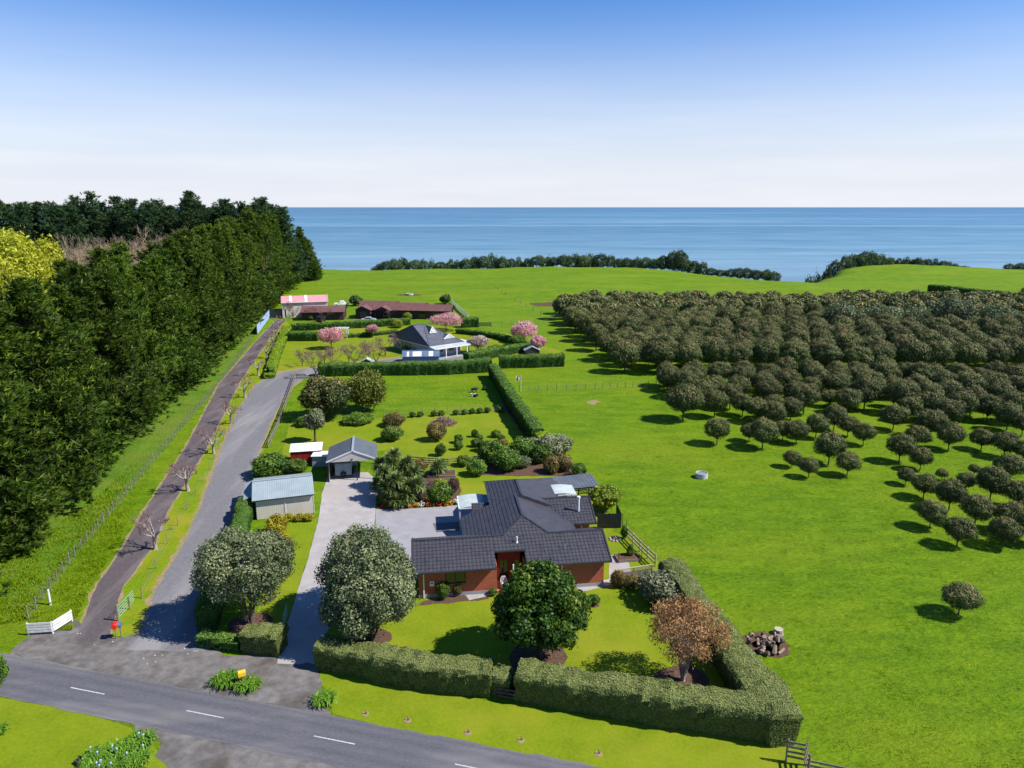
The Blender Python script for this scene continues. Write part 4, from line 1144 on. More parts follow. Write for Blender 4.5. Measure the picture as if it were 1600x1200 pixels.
# white garden pergola
w0 = gp(524, 530); w1 = gp(545, 529)
pe = empty('white_pergola', w0, .05, 'white timber pergola next to the pink blossom tree', 'pergola')
for u in (0, 2.9):
    for v in (0, 2.0): MB().box(u - .07, u + .07, v - .07, v + .07, 0, 2.45).build('post', M['white'], pe)
for v in (0, 2.0): MB().box(-.4, 3.3, v - .05, v + .05, 2.45, 2.62).build('beam', M['white'], pe)
for i in range(7): MB().box(-.2 + i * .52, -.12 + i * .52, -.4, 2.4, 2.62, 2.74).build('rafter', M['white'], pe)

# ------------------------------------------------------------------ vegetation builders
def unit(v): return v / (np.linalg.norm(v, axis=-1, keepdims=True) + 1e-9)


def cards(P, N, size, r, aspect=1.0, tilt=.6, along=None):
    """one small leaf quad per point, roughly facing N; returns verts, quads"""
    n = len(P)
    N = unit(N + r.normal(0, tilt, (n, 3)))
    if along is None:
        t = unit(np.cross(N, r.normal(0, 1, (n, 3))))
    else:
        t = unit(along - N * np.sum(along * N, -1, keepdims=True))
    b = np.cross(N, t)
    s = np.broadcast_to(size, (n,)) * r.uniform(.65, 1.35, n)
    t = t * (s * aspect)[:, None]; b = b * (s * .5)[:, None]
    # kite shaped leaf clump with a fold
    V = np.stack([P - t * .55, P + b + N * (s * .08)[:, None], P + t * .6, P - b + N * (s * .08)[:, None]], 1)
    return V.reshape(-1, 3), np.arange(n * 4).reshape(-1, 4)


def lobes_points(lobes, n, r, inner=.66, blur=.13):
    """points on the outside of a cluster of spheroid lobes (cx,cy,cz,rx,ry,rz)"""
    L = np.array(lobes)
    area = (L[:, 3] * L[:, 5]) + L[:, 3] * L[:, 4]
    k = r.choice(len(L), size=int(n * 2.2), p=area / area.sum())
    d = unit(r.normal(0, 1, (len(k), 3)))
    rad = np.clip(1.03 - np.abs(r.normal(0, .16, len(k))) + .05 * np.sin(d[:, 0] * 9 + k) * np.sin(d[:, 2] * 8 + k * 2), inner, 1.12)
    P = L[k, :3] + d * L[k, 3:6] * rad[:, None] + r.normal(0, blur, d.shape) * L[k, 3:6]
    keep = np.ones(len(k), bool)
    for i in range(len(L)):
        q = (P - L[i, :3]) / L[i, 3:6]
        keep &= ~((np.sum(q * q, -1) < .55) & (k != i))
    P, d, k, rad = P[keep][:n], d[keep][:n], k[keep][:n], rad[keep][:n]
    return P, unit(d / L[k, 3:6]), k, rad


def dome_lobes(r, n, W, Hc, z0, lr, taper=0.0, rag=0.0):
    """lobes spread over an ellipsoid crown of width W and height Hc starting at z0"""
    out = [(0, 0, z0 + Hc * .45, W * .33, W * .33, Hc * .36)]
    for i in range(n):
        th = i * 2.39996 + r.uniform(-.3, .3)
        c = 1 - 1.55 * (i + .5) / n          # from top down past the equator
        sp = math.sqrt(max(0, 1 - c * c))
        R0 = (1 - lr * .98) * (1 + r.uniform(-rag, rag * .6))
        sp *= 1 - taper * c
        rr = lr * r.uniform(.75, 1.25)
        out.append((math.cos(th) * sp * W / 2 * R0, math.sin(th) * sp * W / 2 * R0, z0 + Hc * .5 + c * Hc / 2 * R0, rr * W / 2, rr * W / 2, rr * Hc / 2 * 1.05))
    return out


def crown_mesh(name, lobes, n, size, mat, seed, aspect=1.2, tilt=.55, top_tint=0.0, blur=.13):
    r = np.random.default_rng(seed)
    P, N, k, rad = lobes_points(lobes, n, r, .66, blur)
    L = np.array(lobes)
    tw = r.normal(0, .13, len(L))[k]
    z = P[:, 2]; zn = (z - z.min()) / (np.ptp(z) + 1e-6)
    tint = np.clip(.46 + tw + r.normal(0, .17, len(P)) + (rad - .86) * .8 + top_tint * (np.clip(N[:, 2], 0, 1) * .6 + .4 * zn - .25), 0, 1)  # top_tint pales upward leaves, a top highlight put into the colour
    V, Q = cards(P, N, size, r, aspect, tilt)
    return np_mesh(name, V, Q, M[mat], tint)


def limb_mesh(name, lobes, z0, rt, mat, seed, stems=1, h_in=.5, spread=.15):
    """trunk(s) rising from the ground and forking to the lobes"""
    r = random.Random(seed); mb = MB()
    L = sorted(lobes, key=lambda q: q[2])
    for s in range(stems):
        a = 2 * math.pi * s / stems + .4
        off = Vector((math.cos(a), math.sin(a), 0)) * (rt * 1.2 if stems > 1 else 0)
        fork = Vector((math.cos(a) * spread * (stems > 1), math.sin(a) * spread * (stems > 1), z0)) + off
        mb.tube([off + Vector((0, 0, -.1)), off + Vector((0, 0, .15)), (off + fork) / 2 + Vector((r.uniform(-.1, .1) * rt * 3, 0, 0)), fork], [rt * 1.5, rt * 1.1, rt * .9, rt * .75], 7)
        for i, q in enumerate(L):
            if i % stems != s: continue
            c = Vector(q[:3]); e = fork.lerp(c, .95)
            m = fork.lerp(c, .5) + Vector((r.uniform(-.1, .1), r.uniform(-.1, .1), .12)) * (c - fork).length
            mb.tube([fork, m, e], [rt * .5, rt * .32, rt * .12], 5, cap=False)
    return mb.mesh(name, M[mat], True)


def plant(name, crown, trunk, loc, label, cat, group=None, rz=0.0, s=1.0, sz=None, cname='crown'):
    t = empty(name, loc, rz, label, cat, group)
    t.scale = (s, s, sz or s)
    link(cname, crown, t)
    if trunk: link('trunk', trunk, t)
    return t


# ---- conifers
def pine_meshes(seed, H, Rb, mat, z0=.08, nb=4.5, dens=1.0, shape=.75, size=.85):
    r = np.random.default_rng(seed)
    P, D, T = [], [], []
    mb = MB()
    lean = r.normal(0, .25, 2)
    ax = lambda z: np.array([lean[0] * (z / H) ** 2 * 2, lean[1] * (z / H) ** 2 * 2, z])
    mb.tube([ax(-.2), ax(H * .3), ax(H * .65), ax(H * .97)], [.42, .32, .18, .04], 7)
    z = H * z0
    while z < H * .985:
        t = z / H
        prof = (1 - t) ** shape * (0.55 + .45 * min(1, (t + .04) / .22))
        for k in range(max(3, int(r.poisson(nb)))):
            az = r.uniform(0, 2 * math.pi)
            Lb = max(.45, Rb * prof * r.uniform(.5, 1.22) * (1 + .30 * math.sin(2 * az + z * .55 + seed) + .16 * math.sin(z * 1.3 + seed * 2 + az)))
            up = r.uniform(.02, .42) + .55 * t
            d = np.array([math.cos(az), math.sin(az), up]); d /= np.linalg.norm(d)
            o = ax(z)
            if Lb > 1.4 and k < 2:
                mb.tube([o, o + d * Lb * .5 - np.array([0, 0, .05]) * Lb, o + d * Lb * .9], [.07, .045, .015], 4, cap=False)
            m = max(2, int(Lb / .42 * dens))
            for s in np.linspace(.34, 1.0, m):
                c = o + d * Lb * s + np.array([0, 0, -.10 * Lb * s * (1 - s) * 2]) + r.normal(0, .16 + .06 * Lb, 3)
                q = 14 if size < 1.1 else 9
                dirs = unit(d * .9 + np.array([0, 0, .30]) + r.normal(0, .5, (q, 3)))
                P.append(np.repeat(c[None], q, 0) + dirs * size * .35); D.append(dirs)
                T.append(np.clip(r.normal(.16 + .46 * s, .15, q) + .12 * t + r.normal(0, .1), 0, 1))  # inner needles darker towards the trunk: crown shade put into the tint
        z += r.uniform(.32, .62) * (1.0 if t < .8 else .75)
    P = np.concatenate(P); D = np.concatenate(D); T = np.concatenate(T)
    nrm = unit(np.cross(D, r.normal(0, 1, D.shape)) + np.array([0, 0, .5]))
    V, Q = cards(P, nrm, size * .155, r, 5.0, .3, along=D)
    return np_mesh('pine_crown', V, Q, M[mat], T), mb.mesh('pine_trunk', M['bark'], True)


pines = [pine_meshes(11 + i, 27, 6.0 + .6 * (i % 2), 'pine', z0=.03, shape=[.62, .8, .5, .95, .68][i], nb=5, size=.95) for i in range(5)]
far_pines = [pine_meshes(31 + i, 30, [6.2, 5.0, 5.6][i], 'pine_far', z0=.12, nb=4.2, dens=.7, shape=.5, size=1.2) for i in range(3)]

# front row of the belt, 6 m in from the fence, then two rows behind
prnd = random.Random(5)
row_a = Vector((-46.2, 52.0, 0)); row_b = Vector((-97.5, 312.0, 0))
rowd = (row_b - row_a).normalized(); rown = Vector((-rowd.y, rowd.x, 0))
Lrow = (row_b - row_a).length
for row, (off, step, start) in enumerate(((1.0, 5.0, -4.0), (6.6, 5.6, -2.0))):
    s = start
    while s < Lrow:
        p = row_a + rowd * s + rown * (off + prnd.uniform(-1.1, 1.1))
        k = prnd.randrange(5)
        t = s / Lrow
        sc = float(np.interp(p.y, [50, 110, 150, 220, 312], [25.2, 25.6, 27, 29, 32.5])) / 27 * prnd.choice([prnd.uniform(.72, .88), prnd.uniform(.86, 1.0), prnd.uniform(.9, 1.03)])
        nm = ('green pine in the front row of the belt beside the post fence', 'green pine in the second row of the shelter belt', 'dark green pine in the hidden rear row of the shelter belt')[row]
        nm = ('low ' if sc < .8 else 'tall ' if sc > 1.05 else 'mid height ') + nm
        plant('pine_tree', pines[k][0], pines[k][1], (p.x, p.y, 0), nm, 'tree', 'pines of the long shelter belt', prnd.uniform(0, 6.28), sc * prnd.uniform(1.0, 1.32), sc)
        s += step * prnd.uniform(.75, 1.25)
# back stand against the horizon and the left hand clump
for i in range(42):
    t = i / 41
    Y = 292 + 22 * math.sin(i * 1.7) * .5
    px = 128 + 318 * t + prnd.uniform(-5, 5)
    X = (px - 800) / F * depth((0, Y, 20))
    k = prnd.randrange(3)
    s = prnd.uniform(.98, 1.2) * (1.0 + .07 * math.sin(i * .9))
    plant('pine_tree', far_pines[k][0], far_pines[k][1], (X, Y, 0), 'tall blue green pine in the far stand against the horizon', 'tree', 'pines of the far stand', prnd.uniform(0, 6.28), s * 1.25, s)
for i in range(13):
    Y = 255 + prnd.uniform(-14, 14); px = -25 + i * 11.8 + prnd.uniform(-4, 4)
    X = (px - 800) / F * depth((0, Y, 20)); k = prnd.randrange(3)
    s = prnd.uniform(1.06, 1.14) * (1 if i < 11 else .96)
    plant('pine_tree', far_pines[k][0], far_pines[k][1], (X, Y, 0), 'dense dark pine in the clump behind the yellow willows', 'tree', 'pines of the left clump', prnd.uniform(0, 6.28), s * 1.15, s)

# ---- golden willows behind the belt
for i, (px, Y, h, w) in enumerate(((-20, 128, 25, 11), (30, 140, 25.5, 11), (75, 152, 24, 9), (8, 165, 27, 12), (-60, 150, 27, 12))):
    r = np.random.default_rng(60 + i)
    lb = dome_lobes(r, 15, w, h * .75, h * .25, .36)
    X = (px - 800) / F * depth((0, Y, 20))
    plant('willow_tree', crown_mesh('willow_crown', lb, 20000, .30, 'willow_gold', 60 + i, 2.4, .7, .2, .25), limb_mesh('willow_trunk', lb, h * .25, .4, 'bark', i), (X, Y, 0), 'bright yellow green willow behind the pine belt', 'tree', 'golden willows behind the belt')


# ---- leafless trees
def bare_mesh(name, seed, trunk_h, trunk_r, limbs, length, levels, mat, twig_mat, spread=.9, up=.5, twigs=3, ratio=.62):
    r = random.Random(seed); mb = MB(); tw = MB()
    def rv(s): return Vector((r.uniform(-s, s), r.uniform(-s, s), r.uniform(-s, s)))
    def grow(p, d, L, rad, lev):
        q = p + d * L * .5 + rv(.06) * L; e = q + (d + rv(.25) + Vector((0, 0, .08))).normalized() * L * .5
        (mb if lev < 3 else tw).tube([p, q, e], [rad, rad * .8, rad * .6], 6 if lev == 0 else (4 if lev < 2 else 3), cap=False)
        if lev >= levels: return
        n = 2 + (r.random() < .6) if lev < levels - 1 else twigs
        for i in range(n):
            nd = (d + rv(.75) + Vector((0, 0, up * .35))).normalized()
            st = p.lerp(e, r.uniform(.55, 1.0)) if lev else e
            grow(st, nd, L * ratio * r.uniform(.8, 1.2), max(rad * .52, .012), lev + 1)
    top = Vector((r.uniform(-.08, .08), r.uniform(-.08, .08), trunk_h))
    mb.tube([(0, 0, -.08), (0, 0, .12), top * .5 + rv(.03), top], [trunk_r * 1.5, trunk_r * 1.1, trunk_r, trunk_r * 1.05], 8)
    for i in range(limbs):
        a = 2 * math.pi * i / limbs + r.uniform(-.3, .3)
        grow(top - Vector((0, 0, .1)), Vector((math.cos(a) * spread, math.sin(a) * spread, up + r.uniform(-.1, .3))).normalized(), length * r.uniform(.8, 1.15), trunk_r * .55, 0)
    return mb.mesh(name + '_trunk', M[mat], True), tw.mesh(name + '_twigs', M[twig_mat], True)


drive_trees = [bare_mesh('pollard', 70 + i, 1.35, .17, 6, 1.0, 5, 'bark_pale', 'twig_pink', .9, .7, 5, .66) for i in range(4)]
BT = [(243, 858, 1.05), (294, 767, 1.08), (334, 709, 1.0), (361, 662, 1.0), (383, 621, 1.05), (404, 587, 1.1), (417, 560, 1.05), (426, 540, 1.0), (432, 527, 1.0), (437, 514, 1.0)]
for i, (x, y, s) in enumerate(BT):
    a, b = drive_trees[i % 4]
    t = empty('pollarded_tree', gp(x, y), i * 1.3, 'leafless pollarded tree with pale bark beside the brown track', 'tree', 'bare trees along the track')
    t.scale = (s, s, s); link('trunk', a, t); tag(link('twigs', b, t), kind='stuff')
garden_bare = [bare_mesh('cherry', 90 + i, .9, .10, 5, 1.25, 5, 'bark', 'twig_pink', .7, .8, 6, .66) for i in range(3)]
for i, (x, y, s) in enumerate(((473, 572, .95), (493, 590, 1.35), (507, 569, .95), (521, 575, 1.15), (545, 566, 1.0), (554, 574, 1.2), (576, 561, 1.1), (587, 573, 1.2), (602, 556, 1.3), (458, 497, 1.3), (487, 500, 1.0), (508, 502, 1.0), (608, 499, .9))):
    a, b = garden_bare[i % 3]
    near = y > 540
    t = empty('bare_cherry_tree', gp(x, y), i * 2.1, 'leafless cherry tree with pinkish twigs on the garden lawn' if near else 'small leafless tree in front of the brown roofed buildings', 'tree', 'bare trees on the garden lawn' if near else 'bare trees by the brown buildings')
    t.scale = (s, s, s); link('trunk', a, t); tag(link('twigs', b, t), kind='stuff')
brush = [bare_mesh('poplar', 110 + i, 7, .28, 6, 6.0, 4, 'twig_tan', 'twig_tan', .5, 1.1, 6, .62) for i in range(3)]
for i in range(34):
    px = 118 + (i % 17) * 15 + prnd.uniform(-6, 6); Y = 205 + 32 * (i // 17) + prnd.uniform(-12, 12)
    X = (px - 800) / F * depth((0, Y, 18)); s = prnd.uniform(.95, 1.2)
    a, b = brush[i % 3]
    t = empty('bare_poplar_tree', (X, Y, 0), prnd.uniform(0, 6), 'pale leafless deciduous tree in the thicket behind the pine belt', 'tree', 'leafless thicket behind the belt')
    t.scale = (s * 1.5, s * 1.5, s); link('trunk', a, t); tag(link('twigs', b, t), kind='stuff')
thick = []
for i in range(2):
    r = np.random.default_rng(130 + i); lb = dome_lobes(r, 9, 8, 12, 8, .42)
    thick.append((crown_mesh('thicket_crown', lb, 4000, .4, ['shrub_bronze', 'scrub'][i], 130 + i, 1.5, .8), limb_mesh('thicket_trunk', lb, 8, .25, 'bark', i)))
for i in range(14):
    px = 110 + i * 18 + prnd.uniform(-8, 8); Y = 222 + prnd.uniform(-22, 20); X = (px - 800) / F * depth((0, Y, 15))
    k = int(prnd.random() < .45)
    plant('thicket_tree', *thick[k], (X, Y, 0), ['bronze leaved tree among the leafless thicket', 'dark green tree among the leafless thicket'][k], 'tree', 'leafy trees in the thicket', i, prnd.uniform(.8, .98))

# ---- orchard
def orchard_mesh(seed, n, size):
    r = np.random.default_rng(seed)
    lb = dome_lobes(r, 20, 5.0, 3.9, .95, .38, .05, .12)
    P, N, k, rad = lobes_points(lb, n, r)
    tint = np.clip(.20 + r.normal(0, .12, len(P)) + .85 * np.clip(N[:, 2], 0, 1) ** 1.3 * (.45 + .55 * r.random(len(P))) * .85 + (rad - .95) * .8, 0, 1)  # reddish new growth on top; darker sides and underside are shade in the tint
    D = unit(N * .7 + np.array([0, 0, .9]) + r.normal(0, .3, N.shape))
    V, Q = cards(P, N, size, r, 1.9, .32, along=D)
    return (V, Q, tint), lb


orch = []
for i in range(5):
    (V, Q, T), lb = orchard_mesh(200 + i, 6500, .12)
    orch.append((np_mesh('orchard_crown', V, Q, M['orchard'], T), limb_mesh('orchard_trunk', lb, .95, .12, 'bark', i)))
OD = 5.0      # crown width of the prototypes
spots = []    # (x, y, width, kind)
Z1 = [(145, 920, 110), (252, 985, 130), (377, 905, 210), (493, 975, 155), (90, 755, 130), (175, 775, 150), (297, 740, 150), (410, 690, 160), (495, 730, 130), (593, 785, 140), (780, 690, 170), (880, 635, 160), (817, 890, 180), (925, 800, 150), (1125, 815, 170), (1010, 740, 200), (1120, 680, 190), (948, 940, 150), (857, 1030, 115), (970, 1115, 170), (1083, 1000, 75), (1230, 1075, 120), (1128, 1190, 190), (1287, 970, 75), (1330, 815, 145), (1473, 860, 165), (1490, 690, 170), (1385, 1130, 210), (1490, 1020, 190), (1590, 890, 140), (1585, 720, 130), (1290, 1290, 210), (1010, 1300, 190), (1560, 1180, 190), (1500, 1330, 200), (1180, 1415, 190), (1460, 1420, 200), (1600, 1290, 160), (1640, 1400, 200),
      (1260, 600, 190), (1440, 565, 180), (1120, 560, 180), (600, 560, 210), (780, 545, 130), (515, 545, 150), (380, 545, 120), (220, 590, 200), (140, 625, 150), (20, 620, 150)]
for x, y, w in Z1: spots.append((1200 + x / 4, 500 + y / 4, w / 4, 'young'))
for x, y, w in ((1067, 657, 60), (1116, 652, 42), (1120, 695, 43), (1191, 701, 48), (1170, 690, 30), (1160, 650, 36), (1182, 660, 40), (1140, 640, 44), (1098, 636, 44), (1206, 668, 40)): spots.append((x, y, w, 'young'))
n_orch = 0
pts_done = []
def put_orchard(p, w, label, group, h=1.0, k=None):
    global n_orch
    k = n_orch % 5 if k is None else k
    s = w / OD
    plant('orchard_tree', *orch[k], p, label, 'tree', group, prnd.uniform(0, 6.28), s, s * h)
    pts_done.append((p[0], p[1])); n_orch += 1
for x, y, w, kd in spots:
    p = gp(x, y)
    wm = px2m(w, p) * .97
    put_orchard(p, wm, 'sapling sized round orchard tree on the open grass' if wm < 3.2 else ('broad crowned dark orchard tree on the open grass' if wm > 5.2 else 'middle sized round dark orchard tree on the open grass'), 'scattered young orchard trees', prnd.uniform(1.0, 1.15))
p = gp(1497, 961); put_orchard(p, px2m(57, p), 'lone small round dark tree far from the orchard in the paddock', None, .95)
# middle block of younger trees, in rows
Y = 104.0; row = 0
while Y < 131:
    xl = np.interp(Y, [104, 112, 131], [60, 29, 27.0]); X = xl + (row % 2) * 1.6
    while X < 112:
        pxx = 800 + F * X / depth((0, Y, 0))
        if pxx < 1640 and not (Y < 108 and X < 62) and not (X > 82 and Y < 100):
            q = (X + prnd.uniform(-.7, .7), Y + prnd.uniform(-.7, .7))
            if min([math.hypot(q[0] - a, q[1] - b) for a, b in pts_done] or [9]) > 3.2 and prnd.random() > .07:
                put_orchard((q[0], q[1], 0), prnd.uniform(3.9, 5.2), 'round dark orchard tree in the looser middle rows', 'middle orchard rows', prnd.uniform(1.0, 1.15))
        X += 4.3
    Y += 4.5; row += 1
# old dense block
dense = []
Y = 137.0; row = 0
while Y < 225:
    xl = np.interp(Y, [137, 205, 240], [22.5, 14.5, 22]); X = xl + (row % 2) * 2.6
    while X < 185:
        if 800 + F * (X - 4) / depth((0, Y, 3)) < 1640: dense.append((X + prnd.uniform(-.8, .8), Y + prnd.uniform(-.8, .8)))
        X += 5.6
    Y += 5.7; row += 1
big_dark = [(1310, 528, 62), (1372, 527, 56), (1424, 526, 52), (1488, 524, 60), (1552, 525, 56)]
bd = [gp(x, y) for x, y, w in big_dark]
dense = [q for q in dense if min(math.hypot(q[0] - b.x, q[1] - b.y) for b in bd) > 4.6]
room = 298 - n_orch
for q in dense[:room]:
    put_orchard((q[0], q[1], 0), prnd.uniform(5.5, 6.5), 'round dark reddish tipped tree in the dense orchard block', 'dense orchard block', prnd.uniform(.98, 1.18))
rest = dense[room:]
VV, QQ, TT = [], [], []; nv = 0
small = [orchard_mesh(230 + i, 1500, .28)[0] for i in range(4)]
for i, q in enumerate(rest):
    V, Q, T = small[i % 4]; a = prnd.uniform(0, 6.28); s = prnd.uniform(5.5, 6.5) / OD
    c, d = math.cos(a) * s, math.sin(a) * s
    W_ = np.stack([V[:, 0] * c - V[:, 1] * d + q[0], V[:, 0] * d + V[:, 1] * c + q[1], V[:, 2] * s * prnd.uniform(.98, 1.18)], -1)
    VV.append(W_); QQ.append(Q + nv); TT.append(T); nv += len(V)
tag(link('far_orchard', np_mesh('far_orchard', np.concatenate(VV), np.concatenate(QQ), M['orchard'], np.concatenate(TT))), 'far rows of the dense dark orchard reading as one mass', 'orchard', kind='stuff')
r = np.random.default_rng(240); lb = dome_lobes(r, 12, 8, 6.2, 1.4, .42)
bdm = (crown_mesh('dark_crown', lb, 6000, .24, 'pohutukawa', 240), limb_mesh('dark_trunk', lb, 1.4, .25, 'bark', 3, 3))
for i, (x, y, w) in enumerate(big_dark):
    p = bd[i]; s = px2m(w, p) / 8
    plant('coastal_tree', *bdm, p, 'larger grey green tree rising among the orchard rows', 'tree', 'grey green trees among the orchard', i * 1.1, s * (1 + .1 * (i % 2)), s * (.95 + .12 * (i == 3)))

# ---- clifftop scrub
scrub = []
for i in range(4):
    r = np.random.default_rng(260 + i); lb = dome_lobes(r, 9, 8, 6.5, .3, .45)
    scrub.append(crown_mesh('scrub_crown', lb, 2600, .36, 'scrub', 260 + i, 1.2, .6))
i = 0
def put_scrub(px, top, over, w, lab, grp):
    """bush on the cliff edge whose top reaches the photo row 'top'"""
    global i
    X = (px - 800) / F * 380
    for _ in range(3):
        Y = float(cliff_y(X)) + over; X = (px - 800) / F * depth((0, Y, 0))
    z = float(land_z(X, Y)) - .3
    zt = CAM_H - (Y / (math.cos(PITCH) - (top - 600) / F * math.sin(PITCH))) * (math.sin(PITCH) + (top - 600) / F * math.cos(PITCH))
    h = max(2.5, zt - z)
    o = link('scrub_bush', scrub[i % 4], None, (X, Y, z), i * 1.7, (w / 8, w / 8, h / 6.8))
    tag(o, lab, 'bush', grp); i += 1
tops = [(590, 412), (606, 408), (618, 405), (632, 400), (648, 406), (662, 406), (676, 407), (690, 408), (704, 406), (716, 408), (728, 406), (742, 401), (756, 400), (770, 399), (784, 400), (798, 402), (812, 401), (826, 403), (840, 400), (854, 401), (868, 400), (882, 400), (896, 399), (910, 398), (924, 397), (938, 397), (952, 399), (966, 404), (980, 404), (994, 403), (1008, 402), (1022, 403), (1036, 398), (1050, 392), (1062, 393), (1072, 404), (1084, 409), (1096, 412)]
for px, tp in tops: put_scrub(px, tp + prnd.uniform(-1.5, 1.5), prnd.uniform(-1, 5), prnd.uniform(6.5, 9), 'dark rounded coastal bush along the clifftop beyond the pasture', 'clifftop scrub')
for px, tp in ((1112, 419), (1126, 421), (1140, 420), (1154, 419), (1168, 419), (1182, 421), (1196, 421), (1208, 425)): put_scrub(px, tp, prnd.uniform(-1, 3), prnd.uniform(5, 7), 'low dark bush on the slope beside the sea gap', 'scrub by the sea gap')
for px, tp in ((1268, 434), (1280, 425), (1292, 416), (1306, 408), (1320, 400), (1334, 396), (1348, 393), (1362, 394), (1376, 398), (1390, 401), (1404, 404), (1418, 404), (1432, 403), (1448, 404), (1462, 405), (1476, 408), (1490, 412), (1504, 415), (1580, 412), (1596, 411), (1612, 412)): put_scrub(px, tp, prnd.uniform(0, 6), prnd.uniform(6, 9), 'dark bush on the headland right of the sea gap', 'scrub on the headland')
# wind-shorn end of the pine belt above the sea
for px, Y, s in ((480, 318, .72), (486, 322, .6), (492, 326, .42), (472, 314, .88), (498, 330, .25)):
    X = (px - 800) / F * depth((0, Y, 8))
    plant('pine_tree', pines[1][0], pines[1][1], (X, Y, float(land_z(X, Y)) - .2), 'wind shorn pine at the sea end of the belt', 'tree', 'pines at the sea end', px, s * 1.3, s)

# ---- big garden trees
def big_tree(name, base, w_px, top_px, z0, mat, label, seed, n=9000, size=.32, nl=16, lr=.36, stems=3, rt=.16, low=None, tilt=.5, top_tint=.3, aspect=1.4, trunk='bark', cx=0.0, blur=.14, taper=0.0, rag=.16):
    p = gp(*base); w = px2m(w_px, p)
    # crown top height from its photo row, taken above the trunk
    zt = CAM_H - p.y / (math.cos(PITCH) - (top_px - 600) / F * math.sin(PITCH)) * (math.sin(PITCH) + (top_px - 600) / F * math.cos(PITCH))
    r = np.random.default_rng(seed)
    lb = dome_lobes(r, nl, w, zt - z0, z0, lr, taper, rag)
    lb = [(a + cx, b, c, d, e, f) for a, b, c, d, e, f in lb]
    return plant(name, crown_mesh(name + '_crown', lb, n, size, mat, seed, aspect, tilt, top_tint, blur), limb_mesh(name + '_trunk', lb, z0 * 1.05, rt, trunk, seed, stems, spread=.35), p, label, 'tree')


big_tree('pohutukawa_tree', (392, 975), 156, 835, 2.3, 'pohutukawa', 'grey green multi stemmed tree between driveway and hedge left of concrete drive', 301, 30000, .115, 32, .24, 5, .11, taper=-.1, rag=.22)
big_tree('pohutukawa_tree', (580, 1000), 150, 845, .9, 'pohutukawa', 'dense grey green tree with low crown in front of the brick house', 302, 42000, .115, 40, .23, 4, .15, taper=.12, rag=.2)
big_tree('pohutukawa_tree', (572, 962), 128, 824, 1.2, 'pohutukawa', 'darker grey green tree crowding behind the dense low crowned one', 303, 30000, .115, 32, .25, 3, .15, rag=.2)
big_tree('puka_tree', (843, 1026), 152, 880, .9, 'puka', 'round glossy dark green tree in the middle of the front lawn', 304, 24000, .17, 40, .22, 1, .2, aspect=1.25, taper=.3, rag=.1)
big_tree('feathery_tree', (1067, 1063), 120, 940, 2.0, 'brown_feather', 'rusty brown feathery tree inside the hedge corner', 305, 9500, .065, 34, .18, 7, .07, tilt=.9, aspect=2.6, trunk='bark_pale', blur=.26)
big_tree('magnolia_tree', (512, 652), 84, 592, .6, 'magnolia', 'dark bronze leaved round tree at the edge of the small paddock', 306, 9000, .24, 16, .33, 1, .2)
big_tree('willow_tree', (572, 642), 56, 582, .8, 'willow_green', 'soft yellow green willow beside the bronze tree', 307, 9000, .2, 14, .34, 2, .12, tilt=.9, aspect=2.2, blur=.3)
big_tree('weeping_tree', (493, 690), 34, 640, 1.6, 'shrub_grey', 'small grey weeping tree with thick trunk near the red shed', 308, 5000, .15, 9, .4, 1, .16)
big_tree('citrus_tree', (945, 800), 52, 760, .5, 'shrub_lime', 'yellow green bushy tree beside the black screen', 309, 8000, .15, 12, .36, 2, .08)
big_tree('round_bush_tree', (696, 475), 18, 460, .1, 'scrub', 'small round dark tree in the far field near the white race', 310, 900, .45, 7, .45, 1, .1)
big_tree('round_bush_tree', (555, 478), 20, 462, .1, 'scrub', 'small dark tree behind the brown garage', 311, 900, .45, 7, .45, 1, .1)
for (x, y, w, tp, lab, mt) in ((518, 545, 38, 512, 'pink blossom tree in front of the white pergola', 'blossom'), (697, 517, 54, 490, 'wide pink blossom tree behind the grey roofed house', 'blossom'), (818, 535, 42, 503, 'dense pink blossom tree by the paddock corner', 'blossom'), (840, 552, 24, 525, 'small pink blossom tree beside the far hedge', 'blossom'), (748, 552, 34, 524, 'pale cream blossom tree beside the white verandah', 'blossom_pale'), (582, 527, 22, 508, 'small deep pink blossom tree below the long hedge', 'blossom')):
    big_tree('blossom_tree', (x, y), w, tp, 1.2, mt, lab, 320 + x, 4200, .19, 14, .36, 1, .12, tilt=.9)

# ---- shrubs
shrub_mesh = {}
def shrub(x, y, w_px, h_px, mat, label, name='shrub', group=None, kind=0, size=None):
    p = gp(x, y); w = px2m(w_px, p); h = px2m(h_px, p) * 1.05
    key = (mat, kind)
    if key not in shrub_mesh:
        r = np.random.default_rng(sum(map(ord, mat)) + kind)
        lb = dome_lobes(r, 11, 2.0, 2.0, -.05, .42)
        shrub_mesh[key] = crown_mesh('shrub_leaves', lb, 4200, .085, mat, sum(map(ord, mat)) + kind, 1.4, .6, .3)
    o = link(name, shrub_mesh[key], None, p, (x * 7.3) % 6.28, (w / 2, w / 2, h / 2))
    return tag(o, label, 'shrub', group)


